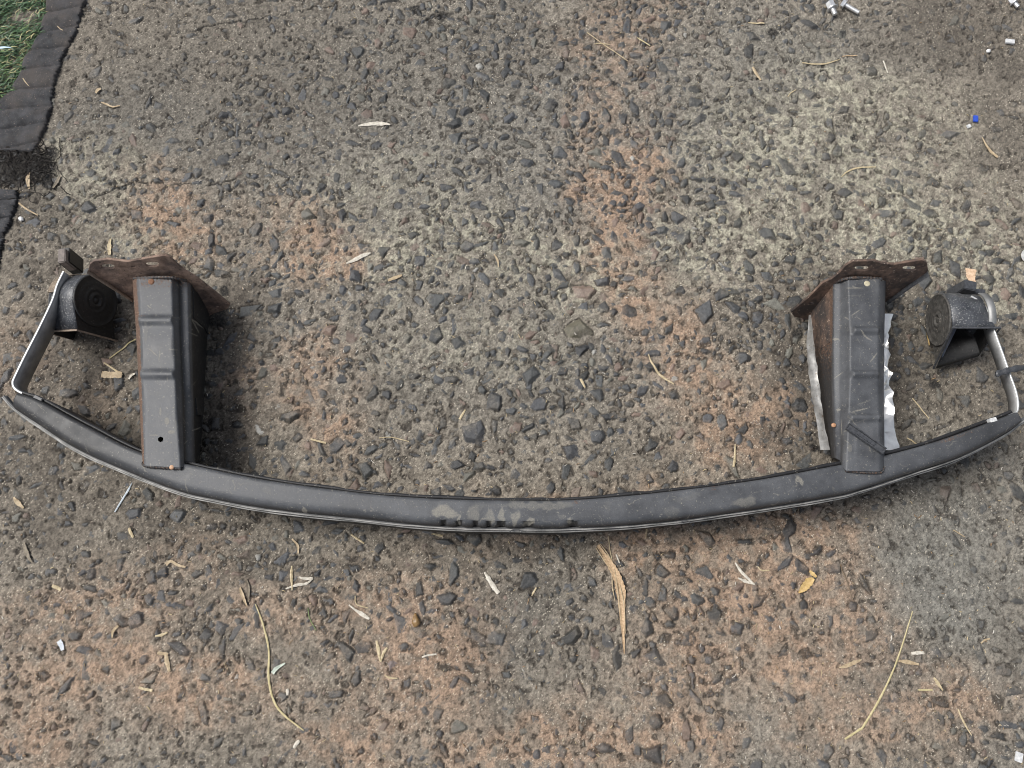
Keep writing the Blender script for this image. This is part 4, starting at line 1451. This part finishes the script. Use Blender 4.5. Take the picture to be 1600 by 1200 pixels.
LIT = [
    # (name, category, label, pts, widths, material, fold)
    ('straw', 'straw', 'long curved yellow grass stem on the concrete below the left half of the bar', [(399, 944), (411, 975), (420, 1015), (420, 1060), (428, 1095), (445, 1118), (475, 1141)], [1.5, 2.6, 3, 3.2, 3, 3.2, 1.6], M_STRAWG, 0),
    ('straw', 'straw', 'long yellow stem with a kinked foot below the right half of the bar', [(1425, 955), (1404, 1025), (1378, 1085), (1349, 1134), (1342, 1140), (1320, 1155)], [1.5, 2.4, 3, 3.4, 3.6, 3], M_STRAWG, 0),
    ('dry_leaf', 'dry leaf', 'large pointed tan dry leaf sheath hanging below the front edge of the bar', [(934, 852), (946, 870), (957, 888), (965, 905), (970, 925), (972, 960), (975, 1022)], [5, 8, 12, 14, 16, 9, 1], M_DRY, 0.0012),
    ('straw', 'straw', 'thin straw fibres beside the top of the large tan leaf sheath', [(951, 838), (953, 858), (958, 880), (964, 905)], [1, 1.6, 1.4, 1], M_STRAW, 0),
    ('straw', 'straw', 'short white stalk just right of the large tan leaf sheath', [(963, 866), (968, 880)], [3, 2], M_SHRED, 0),
    ('leaf', 'leaf', 'bright yellow leaf on the red-brown patch below the right bracket', [(1248, 926), (1256, 918), (1264, 909), (1271, 904)], [3, 12, 13, 4], M_LEAFY, 0.0016),
    ('leaf', 'leaf', 'small orange leaf scrap just above the bright yellow leaf', [(1265, 892), (1270, 897), (1275, 902)], [3, 7, 3], M_LEAFY, 0.001),
    ('straw', 'straw', 'pale bent straw lying inside the bar, right of the middle', [(1013, 554), (1020, 570), (1032, 586), (1053, 600)], [2, 3.6, 4, 2.5], M_STRAW, 0),
    ('straw', 'straw', 'upright pale straw lying on the red-brown patch left of the right bracket', [(1149, 694), (1148, 712), (1145, 730)], [2, 3.2, 4], M_STRAW, 0),
    ('straw', 'straw', 'thin straight straw near the top edge, right of the middle', [(917, 50), (945, 70), (981, 95)], [1.6, 1.8, 1.6], M_STRAW, 0),
    ('straw', 'straw', 'short straw crossing the thin straight straw near the top edge', [(928, 68), (940, 67), (953, 69)], [1.5, 2.5, 1.8], M_STRAW, 0),
    ('straw', 'straw', 'short yellowish straw ending at a grey chip near the top edge', [(996, 58), (1005, 64), (1016, 71)], [2, 2.6, 2], M_STRAWG, 0),
    ('wood_chip', 'wood chip', 'frayed white wood sliver on the grey concrete in the upper left half', [(560, 197), (578, 194), (594, 193), (610, 195)], [3, 8, 9, 3], M_SHRED, 0),
    ('wood_chip', 'wood chip', 'cream wood sliver on the concrete above the left half of the bar', [(541, 411), (556, 405), (568, 399), (579, 395)], [3, 8, 8, 3], M_SHRED, 0),
    ('wood_chip', 'wood chip', 'tan wood sliver below and right of the cream one', [(606, 438), (617, 434), (628, 430)], [4, 7, 4], M_LEAFB, 0),
    ('wood_chip', 'wood chip', 'cream sliver lying below the middle of the bar', [(757, 894), (764, 905), (772, 918), (779, 927)], [3, 7, 7.5, 6], M_SHRED, 0),
    ('straw', 'straw', 'short thin straw right of the cream sliver below the middle of the bar', [(838, 918), (834, 925), (831, 931)], [2, 3, 1.5], M_STRAW, 0),
    ('leaf', 'leaf', 'folded pale leaf strip, upper arm of a V on the red-brown patch', [(1149, 879), (1158, 893), (1170, 905), (1178, 913)], [2, 4.5, 4, 2], M_SHRED, 0),
    ('leaf', 'leaf', 'pale leaf strip, lower arm of a V on the red-brown patch', [(1153, 903), (1164, 908), (1179, 913)], [2, 5, 2], M_SHRED, 0),
    ('straw', 'straw', 'small hooked straw right of the pale V on the red-brown patch', [(1184, 885), (1190, 891), (1202, 891)], [2, 2.4, 2], M_STRAW, 0),
    ('leaf', 'leaf', 'narrow pale leaf with a stalk on the red-brown ground left of the brown seed', [(545, 945), (555, 953), (566, 960), (577, 967)], [2, 3, 7, 3], M_SHRED, 0),
    ('straw', 'straw', 'thin stalk across the narrow pale leaf left of the brown seed', [(555, 931), (557, 944), (575, 950)], [1.6, 2, 1.5], M_STRAW, 0),
    ('leaf', 'leaf', 'left leaf of the pale forked pair beside a flat purple-grey stone', [(588, 1001), (591, 1015), (594, 1033)], [3, 6, 2], M_STRAW, 0),
    ('leaf', 'leaf', 'right leaf of the pale forked pair beside a flat purple-grey stone', [(605, 1012), (599, 1020), (595, 1034)], [3, 5, 2], M_STRAW, 0),
    ('straw', 'straw', 'curved straw just under the flat purple-grey stone', [(601, 1055), (609, 1059), (621, 1060)], [1.6, 3, 1.6], M_STRAW, 0),
    ('straw', 'straw', 'wavy white straw right of the flat purple-grey stone', [(659, 1027), (668, 1024), (682, 1022)], [2, 3, 2], M_SHRED, 0),
    ('wood_chip', 'wood chip', 'white splintered sliver crossing another below the left half of the bar', [(446, 920), (464, 914), (478, 912), (487, 906)], [2, 4.5, 4, 2], M_SHRED, 0),
    ('wood_chip', 'wood chip', 'tan splinter under the white splintered sliver below the left half of the bar', [(456, 884), (455, 899), (457, 922)], [2, 5, 2], M_STRAW, 0),
    ('wood_chip', 'wood chip', 'cream stick right of the crossing splinters below the left half of the bar', [(467, 902), (477, 904), (489, 904)], [3, 4, 4], M_SHRED, 0),
    ('leaf', 'leaf', 'twisted tan leaf at the upper end of the long curved stem', [(375, 918), (379, 930), (386, 947)], [3, 6, 2], M_LEAFB, 0.001),
    ('leaf', 'leaf', 'curled brown leaf close beside the twisted tan leaf', [(385, 905), (388, 918), (388, 940)], [2, 5, 2], M_LEAFD, 0.001),
    ('wood_chip', 'wood chip', 'small tan chip at the upper leg of an L on the lower left ground', [(246, 1020), (254, 1021), (263, 1023)], [4, 5, 5], M_LEAFB, 0),
    ('wood_chip', 'wood chip', 'tan sliver, the long leg of an L on the lower left ground', [(260, 1021), (261, 1034), (265, 1049)], [5, 7, 4], M_LEAFB, 0),
    ('straw', 'straw', 'short cream stick below the tan L on the lower left ground', [(217, 1074), (228, 1077), (239, 1079)], [3, 4, 3.5], M_STRAW, 0),
    ('straw', 'straw', 'curved cream stick above the tan L on the lower left ground', [(243, 994), (253, 992), (262, 988)], [2, 4.4, 2.4], M_STRAW, 0),
    ('leaf', 'leaf', 'curled pale leaf left of the dark square stone on the lower left', [(176, 997), (178, 985), (185, 978)], [2, 5, 4], M_LEAFB, 0.001),
    ('plastic_shred', 'plastic shred', 'pale blue-white crumpled shred near the left border', [(92, 1001), (96, 1008), (98, 1016)], [7, 8, 5], simple_mat('dull_blue_shred', (0.35, 0.39, 0.43), (0.55, 0.58, 0.62), 300, 0.5), 0.0006),
    ('plastic_shred', 'plastic shred', 'pale green torn shred beside the long curved stem', [(426, 1052), (433, 1044), (446, 1036)], [6, 6, 2], simple_mat('pale_green_shred', (0.35, 0.4, 0.34), (0.55, 0.6, 0.52), 200, 0.5), 0.001),
    ('wood_chip', 'wood chip', 'white chip below the foot of the long curved stem', [(459, 1169), (463, 1162), (468, 1157)], [4, 6, 4], M_SHRED, 0),
    ('wood_chip', 'wood chip', 'white chip between the long curved stem and a pale green stone', [(449, 1076), (450, 1081), (450, 1086)], [4, 4.5, 3], M_SHRED, 0),
    ('twig', 'twig', 'dark forked twig right of the bright yellow leaf', [(1314, 888), (1321, 903), (1327, 922), (1333, 940)], [2, 2.6, 2, 1.2], M_TWIG, 0),
    ('leaf', 'leaf', 'greyish narrow leaf left of the long kinked stem', [(1311, 1043), (1322, 1040), (1334, 1035), (1345, 1031)], [2, 6, 6, 2], M_LEAFB, 0.0008),
    ('leaf', 'leaf', 'greyish narrow leaf touching the right side of the long kinked stem', [(1404, 1033), (1416, 1034), (1435, 1038)], [2, 6.5, 3], M_LEAFB, 0.0008),
    ('plastic_shred', 'plastic shred', 'small clear plastic shred right of the long kinked stem', [(1424, 1021), (1434, 1020), (1444, 1020)], [3, 6, 4], M_SHRED, 0),
    ('leaf', 'leaf', 'short pale leaf near the lower right, above the red-brown soil', [(1459, 1059), (1465, 1068), (1473, 1079)], [3, 6, 2], M_STRAW, 0.0008),
    ('straw', 'straw', 'thin curved straw near the lower right corner', [(1498, 1108), (1505, 1126), (1518, 1149)], [2, 3.4, 1.4], M_STRAW, 0),
    ('straw', 'straw', 'short level straw right of the long kinked stem', [(1435, 1078), (1445, 1078), (1457, 1078)], [2, 3, 2], M_STRAWG, 0),
    ('straw', 'straw', 'brown needle-like straw on the grey ground below the right end of the bar', [(1489, 828), (1498, 833), (1507, 839)], [1.6, 2, 1.4], M_LEAFB, 0),
    ('straw', 'straw', 'curved cream straw on the pale concrete above the right bracket', [(1315, 276), (1324, 268), (1340, 262), (1368, 261)], [1.4, 3, 3.4, 2], M_STRAW, 0),
    ('straw', 'straw', 'level straw near the top edge below the two bolts', [(1253, 98), (1270, 100), (1290, 99), (1312, 93)], [2, 3.2, 3, 1.5], M_STRAW, 0),
    ('straw', 'straw', 'reddish straw left of the level straw below the bolts', [(1316, 88), (1328, 87), (1339, 87)], [1.5, 2.4, 1.5], M_DRY, 0),
    ('straw', 'straw', 'short forked white straw below a pale grey stone, upper right', [(1380, 95), (1383, 103), (1387, 114)], [2.6, 3, 1.5], M_SHRED, 0),
    ('wood_chip', 'wood chip', 'tan splinter on the concrete, upper right of the middle', [(1176, 105), (1181, 114), (1189, 125)], [5, 6, 4], M_LEAFB, 0),
    ('straw', 'straw', 'thin curved straw below the tan splinter, upper right of the middle', [(1231, 151), (1236, 145), (1244, 140)], [1.5, 2.4, 1.5], M_STRAW, 0),
    ('straw', 'straw', 'short pale stick above the tan splinter near the top edge', [(1169, 35), (1180, 36), (1194, 37)], [2, 3.6, 3], M_STRAW, 0),
    ('leaf', 'leaf', 'curved tan leaf below the blue plastic chip', [(1534, 215), (1540, 228), (1548, 238), (1558, 247)], [1.6, 4, 6, 5], M_LEAFB, 0.001),
    ('leaf', 'leaf', 'narrow cream leaf above the left end plate', [(173, 373), (171, 384), (171, 398)], [3, 7.5, 5], M_STRAW, 0.001),
    ('leaf', 'leaf', 'yellow narrow leaf beside the face of the right horn', [(1447, 511), (1449, 524), (1451, 540)], [3, 6, 1.2], M_LEAFY, 0.001),
    ('straw', 'straw', 'long yellow stem leaning against the left bracket', [(171, 560), (190, 546), (212, 530)], [2, 2.4, 2.4], M_STRAWG, 0),
    ('wood_chip', 'wood chip', 'square tan wood chip between the left horn and the left bracket', [(159, 585), (175, 586), (191, 586)], [11, 12, 11], M_LEAFB, 0),
    ('straw', 'straw', 'pale split stem just above the square tan chip', [(163, 567), (178, 577), (191, 587)], [2.5, 3.4, 4], M_STRAW, 0),
    ('leaf', 'leaf', 'small white curled leaf at the foot of the left bracket beside the tan chip', [(201, 592), (206, 586), (211, 584)], [3, 4, 3], M_SHRED, 0.0006),
    ('straw', 'straw', 'thin straw between the right bracket and the right end of the bar', [(1426, 622), (1438, 637), (1451, 654)], [2, 2.4, 1.6], M_STRAW, 0),
    ('straw', 'straw', 'short straw lying close to the bar right of the right bracket', [(1418, 684), (1428, 691), (1438, 698)], [2.4, 2.6, 1.6], M_STRAW, 0),
    ('straw', 'straw', 'thin curved straw on the ground inside the left half of the bar', [(592, 684), (610, 683), (625, 686), (639, 690)], [1.4, 1.6, 1.6, 1.2], M_STRAW, 0),
    ('straw', 'straw', 'short cream stick crossing a dark stone inside the left half of the bar', [(485, 686), (497, 689), (509, 692)], [3, 3.4, 3], M_STRAW, 0),
    ('straw', 'straw', 'cream stick left of the large blue-grey stone inside the bar', [(718, 655), (722, 648), (727, 640)], [4, 4, 2.5], M_STRAW, 0),
    ('wood_chip', 'wood chip', 'thin wood chip left of the large olive stone', [(907, 592), (910, 598), (914, 606)], [4, 5, 3], M_STRAW, 0),
    ('leaf', 'leaf', 'small curved tan leaf on the concrete above the middle of the bar', [(772, 397), (777, 406), (779, 417)], [2, 4, 1.5], M_LEAFB, 0.0006),
    ('leaf', 'leaf', 'brown narrow leaf among black roots by the short edging piece', [(46, 270), (44, 280), (46, 295)], [4, 8, 4], M_LEAFB, 0.001),
    ('leaf', 'leaf', 'longer brown leaf right of the black roots by the edging', [(94, 275), (89, 284), (83, 294)], [3, 7, 3], M_LEAFD, 0.001),
    ('twig', 'twig', 'pale forked twig between the short edging piece and the horn', [(29, 317), (42, 327), (59, 336)], [2.6, 3.4, 2], M_LEAFB, 0),
    ('leaf', 'leaf', 'crumpled tan leaf on the concrete right of the long edging strip', [(150, 146), (154, 141), (158, 139)], [4, 7, 4], M_LEAFB, 0.001),
    ('leaf', 'leaf', 'curled tan leaf strip below the crumpled tan leaf beside the edging', [(158, 160), (166, 163), (176, 167), (188, 166)], [2, 4, 3.4, 2], M_LEAFB, 0.001),
    ('wood_chip', 'wood chip', 'cream chip on the ground straight below the foot of the left bracket', [(201, 825), (204, 832), (208, 840)], [4, 5, 4], M_STRAW, 0),
    ('leaf', 'leaf', 'narrow grey-brown leaf near the left border below the bar', [(37, 848), (42, 864), (51, 880)], [4, 7, 2], M_LEAFD, 0.0006),
    ('wood_chip', 'wood chip', 'cream seed husk near the left border below the bar', [(81, 915), (88, 918), (95, 922)], [4, 6, 4], M_STRAW, 0),
    ('leaf', 'leaf', 'curled pale leaf strip below the left bracket', [(259, 882), (267, 877), (278, 883), (290, 886)], [6, 4, 4, 3], M_LEAFB, 0.0008),
    ('leaf', 'leaf', 'cream torn leaf near the left end of the bar, below it', [(22, 777), (28, 785), (37, 794)], [3, 8, 3], M_LEAFB, 0.0008),
    ('feather', 'feather', 'thin blue-white feather below the left end of the bar', [(179, 800), (190, 782), (200, 766), (207, 754)], [2, 3, 3, 1], simple_mat('grey_feather', (0.36, 0.42, 0.47), (0.58, 0.63, 0.67), 200, 0.5), 0),
    ('leaf', 'leaf', 'olive leaf stalk close below the left half of the bar', [(456, 842), (465, 852), (466, 865)], [2, 4, 2], M_LEAFB, 0.0006),
    ('straw', 'straw', 'short straw just below the bar, right of the olive leaf stalk', [(548, 835), (558, 842), (569, 849)], [2, 3.4, 2.6], M_STRAW, 0),
    ('straw', 'straw', 'green-tinged thin curl of grass left of the brown seed', [(481, 950), (484, 967), (494, 985)], [1.2, 1.4, 1.2], simple_mat('green_curl', (0.14, 0.2, 0.08), (0.24, 0.3, 0.13), 300, 0.6), 0),
    ('bark_scrap', 'bark scrap', 'peach coloured scrap of bark behind the right horn', [(1517, 420), (1517, 432), (1522, 448)], [18, 17, 8], M_PEACH, 0.0006),
    ('straw', 'straw', 'short pale twig just below the bar, right of the large tan leaf sheath', [(1011, 824), (1010, 832), (1009, 842)], [2, 3.4, 1.6], M_LEAFB, 0),
    ('straw', 'straw', 'cream chip stuck under the front flange at the middle of the bar', [(676, 834), (684, 836), (692, 838)], [2, 4, 3], M_STRAW, 0),
    ('leaf', 'leaf', 'tiny tan leaf curl on the right, below the short pale leaf', [(1532, 1005), (1538, 1000), (1546, 998)], [2, 3, 2], M_LEAFB, 0),
    ('straw', 'straw', 'grass stalk lying across the ribbed edging strip', [(96, 49), (100, 53), (105, 56)], [1.4, 1.8, 1], M_STRAW, 0),
    ('straw', 'straw', 'small straw across the lower part of the ribbed edging strip', [(43, 130), (47, 136), (52, 142)], [1.6, 1.8, 1], M_STRAW, 0),
    ('plastic_strip', 'plastic strip', 'blue-white plastic strip lying in the grass, the lower of two', [(-14, 86), (2, 85), (14, 84), (26, 84)], [6, 6, 4, 1], M_PALEBLUE, 0.0006),
    ('plastic_strip', 'plastic strip', 'blue-white plastic strip lying in the grass, the upper of two', [(-16, 24), (-4, 27), (9, 31)], [5, 4, 1.5], M_PALEBLUE, 0.0006),
]
LIFT_Z = {'lying across the ribbed': 0.014, 'across the lower part': 0.014, 'lying in the grass': 0.016}
for (nm, cat, lab, pts, wd, mat, fold) in LIT:
    z0 = None
    for k_, v_ in LIFT_Z.items():
        if k_ in lab:
            z0 = v_
    o = blade(nm, pts, wd, mat, thick=0.0014 if nm == 'wood_chip' else 0.0009, fold=fold, z0=z0)
    tag(o, lab, cat)
    if nm == 'dry_leaf':
        for fp in ([(931, 856), (944, 876), (958, 896)], [(938, 850), (951, 868), (963, 890)], [(968, 912), (975, 945), (977, 990)],
                   [(960, 890), (966, 930), (970, 970)], [(956, 898), (957, 918), (961, 940)]):
            fb = blade('leaf_fibre', fp, [1.4, 2.2, 1], M_LEAFB, thick=0.0008, lift=0.0018)
            fb.parent = o


def pebble(name, px_, py_, rx, ry, rz, mat, seed, squash=1.0):
    p = P(px_, py_, 0.003)
    z = float(gh(np.array([p[0]]), np.array([p[1]]))[0])
    bm_ = bmesh.new()
    bmesh.ops.create_icosphere(bm_, subdivisions=3, radius=1)
    rr = random.Random(seed)
    for v in bm_.verts:
        s = 1 + 0.25 * (float(N1(v.co.x * 2 + seed, v.co.y * 2 + v.co.z, 1.0)) - 0.5)
        v.co = Vector((v.co.x * rx * s, v.co.y * ry * s, v.co.z * rz * s))
    me_ = bpy.data.meshes.new(name)
    bm_.to_mesh(me_)
    bm_.free()
    o_ = link(name, me_, mat)
    o_.location = (p[0], p[1], z + rz * 0.6)
    o_.rotation_euler = (0, 0, rr.uniform(0, 3))
    return o_


tag(pebble('pebble', 33, 342, 0.0035, 0.0048, 0.003, M_PEBBLE, 3), 'smooth white pebble beside the short edging piece', 'pebble')
o = pebble('seed', 650, 970, 0.0055, 0.009, 0.005, M_SEED, 5)
o.rotation_euler = (0, 0, 0.15)
for v in o.data.vertices:
    t = v.co.y / 0.009
    k = 1 - 0.62 * max(t, 0) ** 0.8
    v.co.x *= k
    v.co.z *= k
    v.co.y *= 1.25 if t > 0 else 1
tag(o, 'brown pear-shaped seed on the ground below the left half of the bar', 'seed')
tag(pebble('pebble', 1544, 80, 0.0036, 0.0036, 0.003, M_PEBBLE, 8), 'small round white pebble left of the white chip in the upper right', 'pebble')


def chip(name, px_, py_, sx, sy, sz, ang, mat, lab, cat):
    p = P(px_, py_, 0.003)
    z = float(gh(np.array([p[0]]), np.array([p[1]]))[0])
    c0 = np.array([p[0], p[1], z + sz * 0.5])
    a_ = math.radians(ang)
    o_ = prism_box(name, c0, np.array([math.cos(a_), math.sin(a_), 0.06]), np.array([-math.sin(a_), math.cos(a_), 0]),
                   np.array([0, 0, 1.0]), sx, sy, sz, mat, None, 0.0006)
    return tag(o_, lab, cat)


chip('plastic_chip', 1577, 66, 0.0145, 0.0085, 0.004, -12, M_WHITE, 'white rectangular plastic chip near the upper right corner', 'plastic chip')
chip('plastic_chip', 1524, 186, 0.0075, 0.012, 0.003, -10, M_BLUE, 'bright blue plastic chip on the grey concrete, upper right', 'plastic chip')
chip('plastic_chip', 1514, 197, 0.007, 0.006, 0.0025, 25, M_WHITE, 'tiny white chip touching the bright blue one', 'plastic chip')
chip('plastic_chip', 1592, 1183, 0.009, 0.012, 0.003, -20, M_WHITE, 'white plastic chip in the lower right corner', 'plastic chip')
# white cap at the right border
p = P(1609, 401, 0.004)
bm = bmesh.new()
bmesh.ops.create_cone(bm, cap_ends=True, segments=40, radius1=0.0135, radius2=0.0125, depth=0.008)
bmesh.ops.bevel(bm, geom=[e for e in bm.edges if len(e.link_faces) == 2 and e.calc_face_angle(0) > 1], offset=0.0012, segments=3, affect='EDGES')
me = bpy.data.meshes.new('bottle_cap')
bm.to_mesh(me)
bm.free()
o = link('bottle_cap', me, M_WHITE, smooth=False)
o.location = (p[0], p[1], 0.007)
tag(o, 'round white plastic cap half cut off by the right border', 'cap')


# bolts at the top right
def bolt(tip, back, z, r, length, head_r, lab, headlen=0.006, taper=False):
    a = P(tip[0], tip[1], z)
    b_ = P(back[0], back[1], z)
    d = unit(b_ - a)
    s = unit(np.cross([0, 0, 1], d))
    up = np.cross(d, s)
    e = bpy.data.objects.new('bolt', None)
    e.location = (float(a[0]), float(a[1]), 0.0)
    COL.objects.link(e)
    tag(e, lab, 'bolt', 'silver bolts at the top of the yard')
    prof_ = [(0, 0.0), (0, r * 0.75)]
    x = 0.0008
    while x < length:
        prof_ += [(x, r), (x + 0.0005, r * 0.86)]
        x += 0.001
    prof_.append((length, r))
    k = 20
    vv = []
    for (xx, rr) in prof_:
        for q in range(k):
            t = q * 2 * math.pi / k
            vv.append(a + d * xx + (s * math.cos(t) + up * math.sin(t)) * rr)
    me_ = mesh_from('shank', np.array(vv), grid_faces(len(prof_), k, True))
    link('shank', me_, M_BOLT, e)
    vv = []
    for (xx, rr) in ((length - 0.0015, head_r * 1.18), (length, head_r * 1.2)):
        for q in range(24):
            t = q * 2 * math.pi / 24
            vv.append(a + d * xx + (s * math.cos(t) + up * math.sin(t)) * rr)
    f = grid_faces(2, 24, True).tolist() + [list(range(24)), list(range(47, 23, -1))]
    me_ = mesh_from('washer', np.array(vv), f)
    link('washer', me_, M_BOLT, e, smooth=False)
    vv = []
    for (xx, rr) in ((length + 0.0002, head_r), (length + headlen, head_r)):
        for q in range(6):
            t = q * 2 * math.pi / 6
            vv.append(a + d * xx + (s * math.cos(t) + up * math.sin(t)) * rr)
    f = grid_faces(2, 6, True).tolist() + [list(range(6)), list(range(11, 5, -1))]
    me_ = mesh_from('head', np.array(vv), f)
    link('head', me_, M_BOLT, e, smooth=False)
    return e


bolt((1305, 23), (1294, 0), 0.0075, 0.0042, 0.014, 0.0074, 'silver bolt with thick head, left one of two at the top edge', 0.012)
bolt((1342, 20), (1315, 4), 0.0066, 0.0036, 0.029, 0.0062, 'silver threaded bolt, right one of two at the top edge', 0.005)
bolt((1591, 11), (1578, -4), 0.0066, 0.0036, 0.011, 0.0066, 'silver bolt cut off by the top edge in the far right corner', 0.008)

# black roots between the two edging pieces
rv, rf = [], []
for k in range(240):
    sx, sy = 40 + 30 * random.gauss(0, 1), 256 + 20 * random.gauss(0, 1)
    if sx > 95 or sx < -40:
        continue
    an = random.uniform(0, 6.28)
    pts = [(sx, sy)]
    for q in range(random.randint(3, 11)):
        an += random.gauss(0, 0.5)
        pts.append((pts[-1][0] + 3.4 * math.cos(an), pts[-1][1] + 3.4 * math.sin(an)))
    w = np.array([P(x_, y_, 0.002) for x_, y_ in pts])
    w[:, 2] = gh(w[:, 0], w[:, 1]) + random.uniform(-0.0003, 0.0035)
    r_ = random.uniform(0.00025, 0.0008)
    b0 = len(rv)
    for p in w:
        for t in range(3):
            rv.append(p + np.array([math.cos(t * 2.1) * r_, math.sin(t * 2.1 + 0.6) * r_, math.sin(t * 2.1) * r_]))
    rf.append(grid_faces(len(w), 3, True) + b0)
me = mesh_from('root_tangle', np.array(rv), np.vstack(rf))
tag(link('root_tangle', me, M_ROOT, smooth=False), 'tangle of black roots at the corner between the two edging pieces', 'roots')

# chaff: crumbs of straw and grass nobody could count
cv, cf, cc = [], [], []
for k in range(1500):
    px_, py_ = random.uniform(-20, 1620), random.uniform(-20, 1220)
    if px_ < 150 - 0.45 * py_ and py_ < 240:
        continue
    if random.random() < 0.35 and py_ < 800:
        continue
    p = P(px_, py_, 0.002)
    ln = random.uniform(0.0015, 0.0052) * (1.7 if random.random() < 0.1 else 1)
    wd = random.uniform(0.0003, 0.0009)
    an = random.uniform(0, 3.14)
    bend = random.uniform(-0.5, 0.5)
    z = float(gh(np.array([p[0]]), np.array([p[1]]))[0]) + 0.0004
    b0 = len(cv)
    t = random.random()
    colr = np.array([0.5, 0.4, 0.24]) if t < 0.55 else np.array([0.34, 0.22, 0.12]) if t < 0.8 else np.array([0.66, 0.62, 0.55])
    colr = colr * random.uniform(0.6, 1.1)
    for q in (-1, 0, 1):
        dx_, dy_ = math.cos(an + bend * q * 0.5), math.sin(an + bend * q * 0.5)
        c0 = np.array([p[0] + dx_ * ln * q * 0.5, p[1] + dy_ * ln * q * 0.5, z])
        s = np.array([-dy_, dx_, 0]) * wd * (1 if q == 0 else 0.6)
        cv += [c0 - s, c0 + np.array([0, 0, 0.0005]), c0 + s, c0 - np.array([0, 0, 0.0004])]
        cc += [(*colr, 1)] * 4
    cf.append(grid_faces(3, 4, True) + b0)
me = mesh_from('chaff', np.array(cv), np.vstack(cf))
vcol(me, 'tint', np.array(cc))
tag(link('chaff', me, M_GRASS, smooth=False), kind='stuff')
